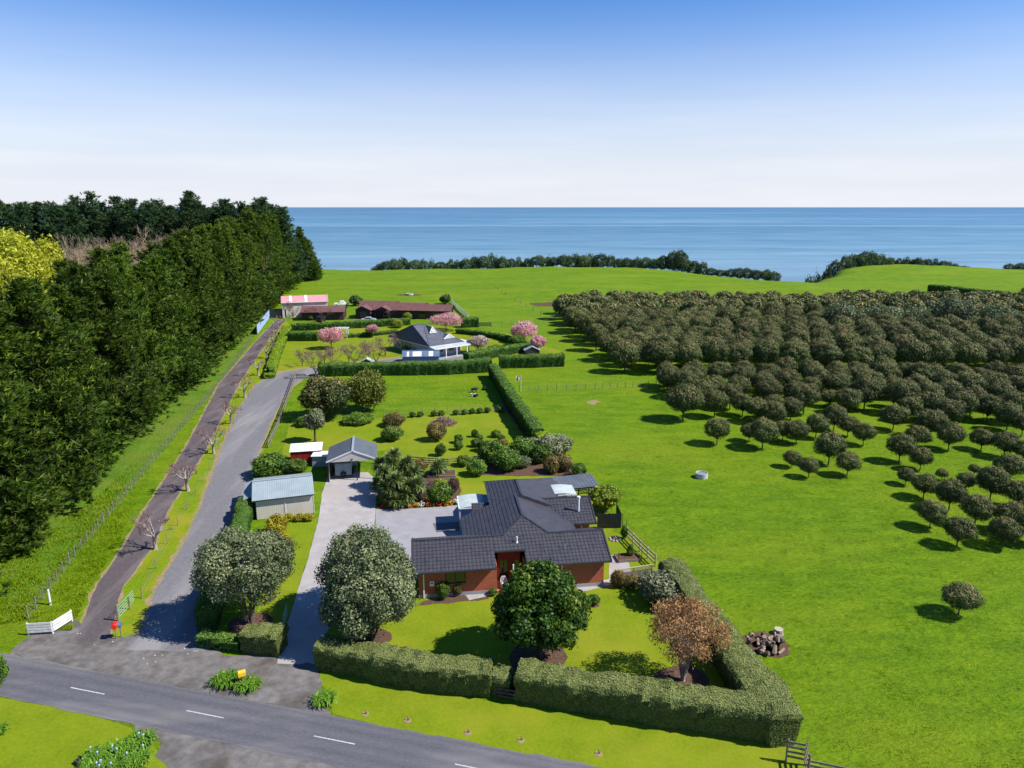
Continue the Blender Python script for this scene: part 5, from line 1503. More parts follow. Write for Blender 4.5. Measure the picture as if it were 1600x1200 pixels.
S = shrub
S(425, 742, 62, 34, 'shrub', 'broad grey green shrub between driveway and cream shed')
S(463, 738, 34, 22, 'shrub', 'dark shrub between the broad shrub and the grey tool shed', kind=1)
S(432, 835, 38, 30, 'shrub_gold', 'clipped golden dome shrub at the corner of the cream shed', 'clipped_shrub')
S(440, 858, 30, 28, 'shrub_gold', 'loose golden shrub below the clipped golden dome', kind=1)
for x in (452, 468, 483): S(x, 814, 17, 12, 'shrub_gold', 'small golden ball shrub at the foot of the cream shed wall', 'clipped_shrub', 'golden balls by the shed')
S(928, 945, 20, 18, 'shrub', 'small lone shrub on the front lawn near the house corner')
S(1040, 940, 84, 46, 'shrub_grey', 'silvery grey spreading shrub beside the tall hedge')
S(965, 917, 24, 28, 'shrub_bronze', 'brownish grassy shrub by the timber gate', kind=1)
S(985, 915, 34, 18, 'shrub_bronze', 'low brown shrub along the grey timber fence')
S(692, 934, 24, 28, 'shrub', 'leafy green shrub under the front window', kind=1)
S(715, 930, 16, 22, 'shrub_bronze', 'small bronze green shrub under the front window')
S(770, 930, 14, 12, 'shrub', 'tiny dark shrub beside the porch step')
S(690, 784, 42, 30, 'shrub', 'rounded green shrub among the yard bed flowers')
S(668, 768, 24, 18, 'shrub_plum', 'plum coloured mound in the yard garden bed')
S(660, 785, 20, 18, 'shrub_plum', 'dark plum mound behind the palms', kind=1)
S(690, 762, 26, 13, 'shrub_lime', 'lime green low mound in the yard garden bed')
S(708, 768, 20, 22, 'shrub_plum', 'tall plum shrub at the bed edge')
S(612, 688, 36, 22, 'shrub', 'dark flowering shrub at the paddock fence by the garden')
for i, (x, y, w, h, m, lab) in enumerate(((616, 665, 34, 20, 'shrub_bronze', 'coppery topped small tree on the back lawn'), (613, 688, 26, 20, 'shrub_bronze', 'coppery small tree nearest the palm clump'), (682, 688, 30, 28, 'shrub_bronze', 'round bronze shrub in front of the brushwood heap'), (716, 692, 15, 14, 'shrub', 'small dark citrus bush in the back lawn row'), (716, 703, 15, 15, 'shrub', 'small dark citrus bush in the back lawn row'), (742, 683, 12, 13, 'shrub', 'small dark citrus bush in the back lawn row'), (749, 690, 14, 12, 'shrub', 'small dark citrus bush in the back lawn row'), (744, 698, 16, 14, 'shrub', 'small dark citrus bush in the back lawn row'), (755, 705, 22, 18, 'shrub', 'small dark citrus bush in the back lawn row'), (775, 683, 16, 12, 'shrub', 'small dark citrus bush in the back lawn row'), (783, 689, 14, 10, 'shrub', 'small dark citrus bush in the back lawn row'), (786, 700, 18, 14, 'shrub_bronze', 'thin brownish bush at the end of the citrus row'), (689, 712, 18, 20, 'shrub', 'upright green bush beside the garden fence'))):
    S(x, y, w, h, m, lab, 'lawn_shrub', 'citrus bushes on the back lawn' if 'citrus bush in' in lab else None, i % 2)
S(790, 735, 48, 34, 'shrub', 'large fresh green shrub in the mulched bed')
S(845, 722, 36, 30, 'shrub', 'mid green shrub in the mulched bed beside the grey domes', kind=1)
S(745, 742, 32, 26, 'shrub', 'olive round shrub at the left end of the mulched bed', kind=1)
S(818, 730, 26, 18, 'shrub_grey', 'greyish low shrub in the mulched bed')
S(880, 735, 30, 26, 'shrub_bronze', 'olive brown shrub at the right end of the mulched bed')
S(905, 745, 26, 22, 'shrub', 'dark shrub beside the rail fence corner')
for x, y, w, h in ((855, 714, 44, 36), (877, 708, 40, 32), (832, 708, 26, 26)): S(x, y, w, h, 'shrub_grey', 'dark grey green clipped dome at the end of the side hedge', 'clipped_shrub', 'grey domes by the side hedge', 1)
for i, x in enumerate((645, 657, 678, 690, 713, 726, 738, 750, 762, 783)): S(x, 652 - i * .9, 11, 9, 'shrub', 'small dark shrub in the row along the wire fence', 'fence_shrub', 'row of shrubs along the wire fence', i % 2)
S(478, 665, 34, 14, 'shrub', 'low dark shrubs under the bronze tree')
S(560, 660, 50, 14, 'shrub', 'dark bushy growth along the paddock fence', kind=1)
S(637, 500, 14, 12, 'shrub_lime', 'light green ball bush in front of the brown roofed house')
S(622, 512, 18, 13, 'shrub_lime', 'lime green bush beside the long far hedge', kind=1)
S(690, 475 + 5, 16, 4, 'scrub', 'low dark scrub by the white race')
S(808, 540, 30, 16, 'shrub', 'low dark shrub under the pink blossom tree')
S(770, 548, 22, 8, 'shrub', 'low shrub border by the white verandah')
S(634, 552, 14, 12, 'shrub', 'dark shrub against the pale house wall')
S(646, 554, 9, 10, 'shrub', 'narrow dark shrub against the pale house wall', kind=1)
S(487, 500, 16, 10, 'shrub', 'small green shrub by the brown garage')
S(985, 870, 12, 22, 'shrub', 'leafy climber on the timber rail fence', kind=1)
S(975, 842, 12, 22, 'shrub', 'dark climber on the timber rail fence near the screen')

S(604, 788, 30, 22, 'shrub', 'leafy green shrub under the cabbage trees by the drive', kind=1)
S(640, 786, 34, 24, 'shrub', 'full green shrub under the cabbage trees by the yard')
S(672, 784, 24, 18, 'shrub_lime', 'yellow green leafy shrub between flowers and cabbage trees', kind=1)
S(770, 722, 44, 36, 'shrub', 'tall leafy shrub at the rail fence beside the mulched bed', kind=1)
S(815, 718, 46, 34, 'shrub', 'dense dark shrub at the back of the mulched bed')
S(862, 738, 30, 24, 'shrub_bronze', 'olive bushy shrub below the grey domes', kind=1)
S(725, 728, 22, 18, 'shrub', 'leafy shrub at the end of the timber edged bed', kind=1)
S(655, 738, 26, 22, 'shrub_bronze', 'bronze shrub between the rail fence and the cabbage trees')
# brushwood heaps (prunings)
for x, y, w, h, lab in ((693, 663, 40, 13, 'pinkish heap of garden prunings on the back lawn'),):
    p = gp(x, y); mb = MB(); rr = random.Random(x)
    W2 = px2m(w, p) / 2; Hh = px2m(h, p)
    for k in range(260):
        a = rr.uniform(0, 6.28); q = rr.random() ** .5; c = Vector((math.cos(a) * q * W2, math.sin(a) * q * W2 * .7, Hh * (1 - q * q) * rr.uniform(.2, 1)))
        d = Vector((rr.uniform(-1, 1), rr.uniform(-1, 1), rr.uniform(-.3, .5))).normalized() * rr.uniform(.3, .7)
        mb.tube([c - d, c + d], .03, 3, cap=False)
    tag(mb.build('prunings_heap', M['twig_pink'], None, p), lab, 'brush pile')

# ---- strap leaved clumps (agapanthus) by the road
def strap_clump(p, wx, wy, h, n, label, seed, flowers=0, name='strap_leaf_clump'):
    r = np.random.default_rng(seed); V, Q, T = [], [], []; k = 0
    for i in range(n):
        a = r.uniform(0, 6.28); q = r.random() ** .5
        b = np.array([math.cos(a) * q * wx / 2 * .8, math.sin(a) * q * wy / 2 * .8, 0])
        d = r.uniform(0, 6.28); L = r.uniform(.45, .8) * h * 1.3
        out = np.array([math.cos(d), math.sin(d), 0]) ; side = np.array([-math.sin(d), math.cos(d), 0]) * .035
        pts = [b, b + out * L * .25 + np.array([0, 0, L * .62]), b + out * L * .6 + np.array([0, 0, L * .78]), b + out * L * .95 + np.array([0, 0, L * .5])]
        for j, pp in enumerate(pts):
            w = (1.0, 1.1, .8, .15)[j]
            V += [pp - side * w, pp + side * w]
        for j in range(3): Q.append((k + 2 * j, k + 2 * j + 1, k + 2 * j + 3, k + 2 * j + 2)); T.append(min(1, max(0, r.normal(.45 + .12 * j, .18))))
        k += 8
    root = empty(name, p, 0, label, 'plant')
    link('leaves', np_mesh('strap_leaves', np.array(V), Q, M['strap'], T), root)
    for i in range(flowers):
        a = r.uniform(0, 6.28); q = r.random() ** .5
        x, y = math.cos(a) * q * wx / 2 * .8, math.sin(a) * q * wy / 2 * .8; hh = h * r.uniform(1.0, 1.25)
        fm = MB().tube([(x, y, 0), (x, y, hh)], .008, 4); fm.lathe([(.01, hh - .03), (.055, hh), (.06, hh + .05), (.02, hh + .09)], 8, x, y)
        fm.build('flower', M['flower_blue'], root)
    return root


strap_clump(gp(355, 1068), 1.9, 1.5, .8, 420, 'strap leaved clump around the yellow letterbox', 1)
strap_clump(gp(388, 1076), 1.6, 1.2, .75, 320, 'strap leaved clump next to the one with the yellow letterbox', 2)
strap_clump(gp(507, 1098), 1.3, 1.2, .75, 280, 'lone strap leaved clump on the verge at the concrete drive', 3)
for k, (x, y) in enumerate(((150, 1190), (185, 1178), (222, 1162), (175, 1205), (215, 1192), (145, 1212))):
    strap_clump(gp(x, y), 1.5, 1.3, .75, 300, 'flowering strap leaved clump in the boxed bed across the road', 4 + k, 2)['group'] = 'clumps in the boxed bed'
strap_clump(gp(-2, 1145), .9, .8, .6, 160, 'small strap leaved clump on the grass across the road', 20)
bed = empty('bed_edging', gp(120, 1195), -.5, 'dark timber edging at the corner of the strap leaf bed', 'edging')
MB().box(-.1, 1.9, -.06, .02, 0, .28).build('board', M['wood_dark'], bed); MB().box(-.16, -.101, -.05, 1.3, 0, .28).build('board', M['wood_dark'], bed)
S(-6, 1075, 42, 60, 'shrub', 'leafy shrub at the left edge of the road')

# ---- palms and cabbage trees by the carport
def rosette(r, c, n, L, V, Q, T, droop=.55, wid=.05):
    for i in range(n):
        az = r.uniform(0, 6.28); el = r.uniform(-.35, 1.35)
        d = np.array([math.cos(az) * math.cos(el), math.sin(az) * math.cos(el), math.sin(el)]); side = np.array([-math.sin(az), math.cos(az), 0]) * wid
        l = L * r.uniform(.75, 1.1); k = len(V)
        for j, t in enumerate((0, .4, .75, 1.0)):
            pp = c + d * l * t + np.array([0, 0, -droop * l * t * t * (1 - .4 * math.sin(el))]); w = (.6, 1.2, .9, .1)[j]
            V += [pp - side * w, pp + side * w]
        for j in range(3): Q.append((k + 2 * j, k + 2 * j + 1, k + 2 * j + 3, k + 2 * j + 2)); T.append(min(1, max(0, r.normal(.3 + .2 * math.sin(max(el, 0)) + .08 * j, .17))))
for i, (x, y, hts, lab) in enumerate(((608, 785, (2.6, 3.5, 2.2), 'tall cabbage tree clump nearest the concrete drive'), (632, 790, (2.2, 3.1, 1.5), 'cabbage tree clump in front of the flower bed'), (622, 768, (4.3, 3.6, 3.0), 'cabbage tree clump rising behind the others'), (650, 785, (1.6, 2.4), 'short cabbage tree at the edge of the clump'), (597, 778, (1.8, 2.6), 'low cabbage tree beside the carport drive'), (604, 762, (2.4, 3.4, 3.0), 'cabbage tree clump next to the carport opening'), (640, 772, (2.8, 3.6, 2.0), 'cabbage tree clump at the garden side of the group'), (618, 792, (1.5, 2.2, 1.0), 'low cabbage tree clump at the yard edge'), (690, 742, (1.0, 1.3), 'spiky flax clump in the timber edged bed'))):
    r = np.random.default_rng(400 + i); root = empty('cabbage_tree', gp(x, y), 0, lab, 'tree')
    V, Q, T = [], [], []; tm = MB()
    for j, h in enumerate(hts):
        a = 2.2 * j + i; c = np.array([math.cos(a) * .75, math.sin(a) * .55, h])
        tm.tube([(c[0] * .3, c[1] * .3, -.05), (c[0] * .7, c[1] * .7, h * .5), tuple(c)], [.14, .10, .09], 6)
        rosette(r, c, 190, 1.15, V, Q, T, .25, .06)
        rosette(r, c - np.array([0, 0, .35]), 60, .9, V, Q, T, .6, .06)
    link('leaves', np_mesh('cabbage_leaves', np.array(V), Q, M['cabbage'], T), root); tm.build('trunk', M['bark'], root, smooth=True)
# bedding flowers along the yard
fr = random.Random(9)
for k in range(16):
    x = 600 + k * 7.6 + fr.uniform(-2, 2); p = gp(x, 794 - k * .35 + fr.uniform(-2, 1))
    r = np.random.default_rng(500 + k); lb = dome_lobes(r, 5, .7, .5, 0, .5)
    tm = crown_mesh('flower_leaves', lb, 110, .11, 'shrub', 500 + k); fm = crown_mesh('flower_heads', [(a, b, c, d * 1.08, e * 1.08, f * 1.12) for a, b, c, d, e, f in lb], 90, .13, 'flower_mix', 600 + k)
    at = fm.attributes['tint']; base = fr.choice([.0, .1, .35, .5, .75, 1.0]); at.data.foreach_set('value', np.full(len(fm.polygons), base, np.float32))
    root = empty('bedding_flower', p, k, ('red', 'red', 'orange', 'amber', 'yellow', 'white')[[.0, .1, .35, .5, .75, 1.0].index(base)] + ' flowering bedding plant along the concrete yard', 'flower', 'bedding flowers along the yard')
    link('foliage', tm, root); link('flower_heads', fm, root)


# ---- hedges
def hedge(name, label, pts, mat, leaf_n, size, seed, group=None, lump=.15):
    """pts: (x, y, width, height) along the centre line, world metres"""
    r = np.random.default_rng(seed)
    P = []
    for i in range(len(pts) - 1):
        a = np.array(pts[i], float); b = np.array(pts[i + 1], float); k = max(1, int(np.linalg.norm(b[:2] - a[:2]) / .4))
        P += [a + (b - a) * j / k for j in range(k)]
    P.append(np.array(pts[-1], float)); P = np.array(P)
    d = np.gradient(P[:, :2], axis=0); d = unit(d); nrm = np.stack([-d[:, 1], d[:, 0]], -1)
    # profile: rounded box, s in [-1,1] across, z fraction
    prof = [(-.76, 0), (-.84, .22), (-.93, .5), (-1.0, .74), (-.96, .87), (-.82, .96), (-.45, 1.0), (0, 1.02), (.45, 1.0), (.82, .96), (.96, .87), (1.0, .74), (.93, .5), (.84, .22), (.76, 0)]
    n, m = len(P), len(prof); G = np.zeros((n, m, 3))
    for j, (s, z) in enumerate(prof):
        G[:, j, :2] = P[:, :2] + nrm * (s * P[:, 2:3] / 2); G[:, j, 2] = z * P[:, 3]
    ph = r.uniform(0, 6, 6); L = np.arange(n) * .4
    w = lump * (np.sin(L * .9 + ph[0]) + .7 * np.sin(L * 2.1 + ph[1]) + .5 * np.sin(L * 4.3 + ph[2]))
    G[:, :, 2] *= 1 + .35 * w[:, None] / max(1, P[:, 3].mean())
    G[:, :, :2] += (nrm[:, None, :] * (w[:, None, None] * .5 * np.array([s for s, z in prof])[None, :, None]))
    G[:, 1:-1] += r.normal(0, .05, (n, m - 2, 3))
    G[0, :, :2] += -d[0] * 0; 
    idx = np.arange(n * m).reshape(n, m)
    Qs = np.stack([idx[:-1, :-1], idx[1:, :-1], idx[1:, 1:], idx[:-1, 1:]], -1).reshape(-1, 4)
    V = G.reshape(-1, 3)
    caps = []
    for e in (0, n - 1):
        for j in range(m // 2): caps.append((idx[e, j], idx[e, j + 1], idx[e, m - 2 - j], idx[e, m - 1 - j]) if m - 2 - j > j + 1 else (idx[e, j], idx[e, j + 1], idx[e, m - 1 - j], idx[e, m - 1 - j]))
    caps = [c for c in caps if len(set(c)) == 4]
    Qa = np.concatenate([Qs, np.array(caps)])
    # leaves over the shell
    A = V[Qa]; ar = np.linalg.norm(np.cross(A[:, 1] - A[:, 0], A[:, 3] - A[:, 0]), axis=1)
    f = r.choice(len(Qa), leaf_n, p=ar / ar.sum()); u, v = r.random((2, leaf_n, 1))
    q = A[f]; pt = q[:, 0] * (1 - u) * (1 - v) + q[:, 1] * u * (1 - v) + q[:, 2] * u * v + q[:, 3] * (1 - u) * v
    nn = unit(np.cross(q[:, 1] - q[:, 0], q[:, 3] - q[:, 0]))
    ctr = np.array([P[:, 0].mean(), P[:, 1].mean(), 0])
    # orient outwards: compare with nearest centre line point
    seg = np.minimum(f // (m - 1), n - 1); cl = np.concatenate([P[np.minimum(seg, n - 1), :2], P[np.minimum(seg, n - 1), 3:4] * .5], -1)
    nn *= np.sign(np.sum(nn * (pt - cl), -1, keepdims=True) + 1e-9)
    pt = pt + nn * r.uniform(-.02, .07, (leaf_n, 1))
    Vc, Qc = cards(pt, nn, size, r, 1.5, .3)
    tint = np.concatenate([np.full(len(Qa), .12), np.clip(r.normal(.27, .17, leaf_n) + .42 * np.clip(nn[:, 2], 0, 1), 0, 1)])  # paler clipped tops; sides darkened, their shade put into the leaf tint
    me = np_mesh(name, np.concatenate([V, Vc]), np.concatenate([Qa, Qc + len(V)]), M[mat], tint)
    return tag(link(name, me), label, 'hedge', group)


def hp(pts, off=0.0, z=0.0):
    return [(p.x, p.y + off, w, h) for (x, y, w, h) in pts for p in [gp(x, y, z)]]


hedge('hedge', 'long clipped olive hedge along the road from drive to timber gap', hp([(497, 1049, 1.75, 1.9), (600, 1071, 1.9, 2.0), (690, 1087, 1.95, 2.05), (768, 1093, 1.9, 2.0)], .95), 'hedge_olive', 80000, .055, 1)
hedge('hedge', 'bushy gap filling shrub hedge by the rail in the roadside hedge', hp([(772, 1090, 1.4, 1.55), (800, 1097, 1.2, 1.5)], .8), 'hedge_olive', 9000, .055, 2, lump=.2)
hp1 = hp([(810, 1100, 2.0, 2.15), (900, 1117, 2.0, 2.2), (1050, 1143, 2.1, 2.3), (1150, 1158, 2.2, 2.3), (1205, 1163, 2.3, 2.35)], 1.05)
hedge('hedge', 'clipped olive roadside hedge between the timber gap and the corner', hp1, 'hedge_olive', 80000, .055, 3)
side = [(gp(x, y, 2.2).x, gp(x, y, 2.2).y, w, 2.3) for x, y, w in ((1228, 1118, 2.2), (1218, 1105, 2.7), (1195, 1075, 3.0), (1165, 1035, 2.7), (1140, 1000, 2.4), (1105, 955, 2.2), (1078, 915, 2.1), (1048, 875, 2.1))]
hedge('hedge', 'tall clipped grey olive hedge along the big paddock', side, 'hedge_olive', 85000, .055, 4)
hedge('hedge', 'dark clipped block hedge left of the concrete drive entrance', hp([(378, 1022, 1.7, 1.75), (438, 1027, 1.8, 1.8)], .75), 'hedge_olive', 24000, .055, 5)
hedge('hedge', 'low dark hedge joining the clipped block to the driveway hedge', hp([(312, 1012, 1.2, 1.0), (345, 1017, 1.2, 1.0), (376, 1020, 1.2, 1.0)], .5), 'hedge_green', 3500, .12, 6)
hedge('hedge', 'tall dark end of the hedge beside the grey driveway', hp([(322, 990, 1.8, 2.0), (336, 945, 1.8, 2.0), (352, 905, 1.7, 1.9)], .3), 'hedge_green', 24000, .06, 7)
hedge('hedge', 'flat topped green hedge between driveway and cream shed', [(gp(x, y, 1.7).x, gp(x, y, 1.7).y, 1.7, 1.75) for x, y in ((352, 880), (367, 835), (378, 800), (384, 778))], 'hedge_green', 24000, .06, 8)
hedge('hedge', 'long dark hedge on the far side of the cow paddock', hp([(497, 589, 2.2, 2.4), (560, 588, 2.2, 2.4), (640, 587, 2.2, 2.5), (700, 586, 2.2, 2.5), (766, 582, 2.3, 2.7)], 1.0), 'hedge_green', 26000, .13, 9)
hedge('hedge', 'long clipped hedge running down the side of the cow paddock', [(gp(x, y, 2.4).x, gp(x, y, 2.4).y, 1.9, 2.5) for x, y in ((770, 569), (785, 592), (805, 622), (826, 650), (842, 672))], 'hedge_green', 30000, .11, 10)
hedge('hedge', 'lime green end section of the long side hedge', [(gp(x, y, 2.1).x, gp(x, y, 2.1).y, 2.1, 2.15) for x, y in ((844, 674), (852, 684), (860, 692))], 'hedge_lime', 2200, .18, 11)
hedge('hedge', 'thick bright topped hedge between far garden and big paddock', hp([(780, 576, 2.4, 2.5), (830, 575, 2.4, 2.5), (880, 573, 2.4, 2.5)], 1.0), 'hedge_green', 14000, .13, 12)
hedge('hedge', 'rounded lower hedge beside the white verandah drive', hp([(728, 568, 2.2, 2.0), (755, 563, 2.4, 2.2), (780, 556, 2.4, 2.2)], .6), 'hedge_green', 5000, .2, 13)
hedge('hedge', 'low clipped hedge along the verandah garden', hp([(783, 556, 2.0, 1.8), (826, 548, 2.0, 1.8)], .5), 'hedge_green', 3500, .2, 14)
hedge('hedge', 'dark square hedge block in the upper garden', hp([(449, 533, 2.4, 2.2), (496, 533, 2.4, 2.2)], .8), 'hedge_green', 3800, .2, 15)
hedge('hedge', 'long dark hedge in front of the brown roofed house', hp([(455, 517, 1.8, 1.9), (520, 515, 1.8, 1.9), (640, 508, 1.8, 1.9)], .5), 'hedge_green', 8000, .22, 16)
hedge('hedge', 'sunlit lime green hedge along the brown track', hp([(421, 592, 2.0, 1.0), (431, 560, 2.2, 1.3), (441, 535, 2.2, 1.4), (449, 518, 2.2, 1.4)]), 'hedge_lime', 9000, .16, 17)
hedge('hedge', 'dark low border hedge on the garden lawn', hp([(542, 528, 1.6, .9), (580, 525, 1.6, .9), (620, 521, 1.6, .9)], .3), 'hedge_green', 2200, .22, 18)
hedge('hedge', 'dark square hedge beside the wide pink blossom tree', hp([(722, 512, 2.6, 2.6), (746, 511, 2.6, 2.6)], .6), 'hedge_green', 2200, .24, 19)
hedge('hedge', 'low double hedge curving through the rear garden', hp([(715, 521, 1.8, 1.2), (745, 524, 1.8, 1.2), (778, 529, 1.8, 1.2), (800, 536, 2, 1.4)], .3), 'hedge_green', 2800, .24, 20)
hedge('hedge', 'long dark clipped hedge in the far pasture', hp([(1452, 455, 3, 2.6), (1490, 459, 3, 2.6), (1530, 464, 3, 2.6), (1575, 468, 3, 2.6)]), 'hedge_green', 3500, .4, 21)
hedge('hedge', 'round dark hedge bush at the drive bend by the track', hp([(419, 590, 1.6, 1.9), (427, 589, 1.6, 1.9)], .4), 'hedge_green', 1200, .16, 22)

# ------------------------------------------------------------------ fences, gates, small things
post_cache = {}
def post_mesh(w, h, mat):
    k = (w, h, mat)
    if k not in post_cache: post_cache[k] = MB().lathe([(w / 2, -.05), (w / 2 * .95, h * .97), (w / 3, h)], 7).mesh('post', M[mat])
    return post_cache[k]


def path_points(pts, step):
    out = []
    for i in range(len(pts) - 1):
        a, b = Vector(pts[i]), Vector(pts[i + 1]); k = max(1, round((b - a).length / step))
        out += [a.lerp(b, j / k) for j in range(k)]
    out.append(Vector(pts[-1])); return out


def wire_fence(label, pts, step=3.0, h=1.1, w=.1, mat='wood', wires=4, big=5):
    P = path_points(pts, step); o0 = P[0].copy()
    root = empty('wire_fence', o0, 0, label, 'fence'); rr = random.Random(len(P))
    for i, p in enumerate(P):
        heavy = big and i % big == 0
        q = link('post', post_mesh(w * (1.35 if heavy else 1), h * (1.08 if heavy else 1), mat), root, p - o0)
        q.rotation_euler = (rr.uniform(-.03, .03), rr.uniform(-.03, .03), rr.uniform(0, 3))
    for k in range(wires):
        z = h * (.22 + .7 * k / max(1, wires - 1))
        mb = MB(); mb.tube([p - o0 + Vector((0, 0, z - .01 * (i % 2))) for i, p in enumerate(P)], .006, 3, cap=False)
        mb.build('wire', M['wire'], root)
    return root


def rail_fence(label, pts, step=2.0, h=1.15, rails=3, mat='wood', rail_h=.13, name='rail_fence', cap=False):
    P = path_points(pts, step); o0 = P[0].copy()
    root = empty(name, o0, 0, label, 'fence')
    for p in P: link('post', MB().box(-.06, .06, -.06, .06, -.05, h).mesh('post', M[mat]) if False else post_mesh(.13, h, mat), root, p - o0)
    for i in range(len(P) - 1):
        d = (P[i + 1] - P[i]).normalized(); n = Vector((d.y, -d.x, 0)) * .09
        for k in range(rails):
            z = h * (.92 - .62 * k / max(1, rails - 1))
            MB().bar(P[i] - o0 + n + Vector((0, 0, z)), P[i + 1] - o0 + n + Vector((0, 0, z)), .045, rail_h).build('rail', M[mat], root)
    return root


wire_fence('weathered post and wire fence between the track and the pine belt', [gp(*q) for q in FENCE_L[:7]], 1.55, 1.15, .09, 'wood', 4, 6)
wire_fence('short wire fence beside the bare trees on the track verge', [gp(x, y) for x, y in ((222, 935), (262, 850), (318, 752), (350, 688), (378, 640), (398, 603))], 4.2, 1.0, .07, 'wood', 3, 4)
wire_fence('post and wire fence crossing the paddock to the orchard', [gp(x, y) for x, y in ((812, 612), (870, 610), (930, 608), (965, 607), (1060, 601))], 1.6, 1.15, .10, 'wood', 4, 4)
wire_fence('wire fence between cow paddock and back lawn', [gp(x, y) for x, y in ((600, 651), (700, 646), (797, 642))], 1.9, 1.1, .08, 'wood', 4, 4)
wire_fence('distant fence line of small posts across the far pasture', [gp(x, y) for x, y in ((727, 424), (760, 443), (790, 462), (822, 480), (845, 492))], 7.5, 1.3, .22, 'wood', 2, 0)
wire_fence('wire fence through the young orchard trees', [gp(x, y) for x, y in ((1380, 647), (1440, 652), (1500, 682), (1560, 702), (1640, 730))], 1.9, 1.2, .09, 'wood', 4, 4)
wire_fence('far garden fence along the pasture edge', [gp(x, y) for x, y in ((768, 510), (800, 508), (850, 506))], 2.6, 1.2, .12, 'wood', 3, 4)
wire_fence('dark mesh fence from the black screen to the rails', [gp(x, y) for x, y in ((964, 815), (972, 824), (979, 833))], 1.0, 1.5, .06, 'black', 5, 0)
rail_fence('timber post and rail fence along the grey driveway', [gp(x, y) for x, y in ((419, 700), (432, 672), (448, 630), (461, 592))], 2.4, 1.1, 3, 'wood')
rail_fence('timber rail fence below the back lawn', [gp(x, y) for x, y in ((642, 724), (700, 728), (762, 722))], 2.0, 1.0, 3, 'wood')
rail_fence('pale timber rail fence between the brick house garden and the paddock', [gp(x, y) for x, y in ((979, 840), (1000, 862), (1024, 885))], 1.7, 1.25, 3, 'wood_pale', .16)
rail_fence('timber rail fence along the shrub bed and paddock edge', [gp(x, y) for x, y in ((878, 722), (903, 746), (925, 772))], 2.0, 1.2, 3, 'wood')
rail_fence('grey timber rails at the hedge corner by the road', [gp(x, y) for x, y in ((1228, 1190), (1258, 1196), (1262, 1215))], .9, 1.6, 4, 'wood')
rail_fence('grey top rail fence leaving the hedge corner along the road', [gp(x, y) for x, y in ((1262, 1208), (1330, 1222), (1440, 1245))], 2.4, 1.0, 3, 'wood')
rail_fence('low timber rails in the gap of the roadside hedge', [gp(x, y) for x, y in ((776, 1090), (812, 1097))], 1.2, .9, 3, 'wood_dark')
rail_fence('short rail fence at the driveway bend', [gp(x, y) for x, y in ((464, 592), (478, 592))], 1.8, 1.0, 3, 'wood')
rail_fence('white rail race in the far pasture', [gp(x, y) for x, y in ((706, 474), (720, 488), (732, 498))], 3.0, 1.4, 4, 'old_white', .22)
rail_fence('dark rail gate at the far garden corner', [gp(x, y) for x, y in ((748, 511), (767, 511))], 3.4, 1.3, 4, 'wood_dark', .16)
# white entrance wing fence
wf = rail_fence('white painted timber wing fence at the track entrance', [gp(45, 992), gp(83, 990), gp(113, 971)], 2.2, 1.05, 4, 'old_white', .16, 'wing_fence')
mp = empty('marker_post', gp(79, 945), 0, 'white wooden marker post in the fence line', 'post')
MB().lathe([(.09, -.05), (.085, 1.35), (.05, 1.42)], 8).build('shaft', M['old_white'], mp)
MB().lathe([(.094, .1), (.094, .25)], 8).build('band', M['wood'], mp)

# blue wind netting fence under the far pines
n0, n1 = gp(402, 523), gp(421, 497)
nf = empty('netting_fence', n0, 0, 'pale blue windbreak netting fence below the far pines', 'fence')
P = path_points([n0, n1], 3.5)
for i, p in enumerate(P): link('post', post_mesh(.12, 2.6, 'wood'), nf, p - n0)
for i in range(len(P) - 1): MB().bar(P[i] - n0 + Vector((.1, 0, 1.35)), P[i + 1] - n0 + Vector((.1, 0, 1.35)), .02, 2.3).build('net_panel', M['blue_mesh'], nf)

# green farm gate standing open
gt0, gt1 = gp(187, 968), gp(210, 942)
gt = empty('farm_gate', gt0, 0, 'open green tubular steel farm gate beside the mailboxes', 'gate')
d = gt1 - gt0
fm = MB()
for z in (.25, .48, .70, .92, 1.15): fm.tube([Vector((0, 0, z)), d + Vector((0, 0, z))], .022, 6)
for t in (0.01, .33, .66, .99): fm.tube([d * t + Vector((0, 0, .24)), d * t + Vector((0, 0, 1.16))], .02, 6)
fm.build('frame', M['green_metal'], gt)
link('post', post_mesh(.2, 1.45, 'wood'), gt, -d.normalized() * .18)
link('post', post_mesh(.12, 1.2, 'wood'), gt, d * .55 + Vector((.12, .12, 0)))

# mailboxes
m0 = gp(182, 998)
mb0 = empty('mailbox', m0, .3, 'round red drum mailbox on a post at the track entrance', 'mailbox')
link('post', post_mesh(.1, .95, 'wood'), mb0)
dr = MB(); n = 16
for i, (rr_, y) in enumerate(((.02, -.26), (.2, -.26), (.22, -.24), (.22, .24), (.2, .26), (.02, .26))):
    for k in range(n): dr.v.append((rr_ * math.cos(2 * math.pi * k / n), y, 1.15 + rr_ * math.sin(2 * math.pi * k / n)))
for i in range(5):
    for k in range(n): dr.f.append((i * n + k, i * n + (k + 1) % n, (i + 1) * n + (k + 1) % n, (i + 1) * n + k))
dr.build('drum', M['bright_red'], mb0, smooth=False)
m1 = gp(190, 996)
mb1 = empty('mailbox', m1, .2, 'dark blue box mailbox right beside the red drum', 'mailbox')
link('post', post_mesh(.1, .95, 'wood'), mb1)
MB().extrude_x([(-.2, .95), (-.2, 1.18), (-.1, 1.28), (.1, 1.28), (.2, 1.18), (.2, .95)], -.13, .13).build('box', M['blue_iron'], mb1)
m2 = gp(380, 1074)
mb2 = empty('mailbox', m2, .5, 'bright yellow letterbox above the strap leaved clump', 'mailbox')
link('post', post_mesh(.1, .95, 'wood'), mb2)
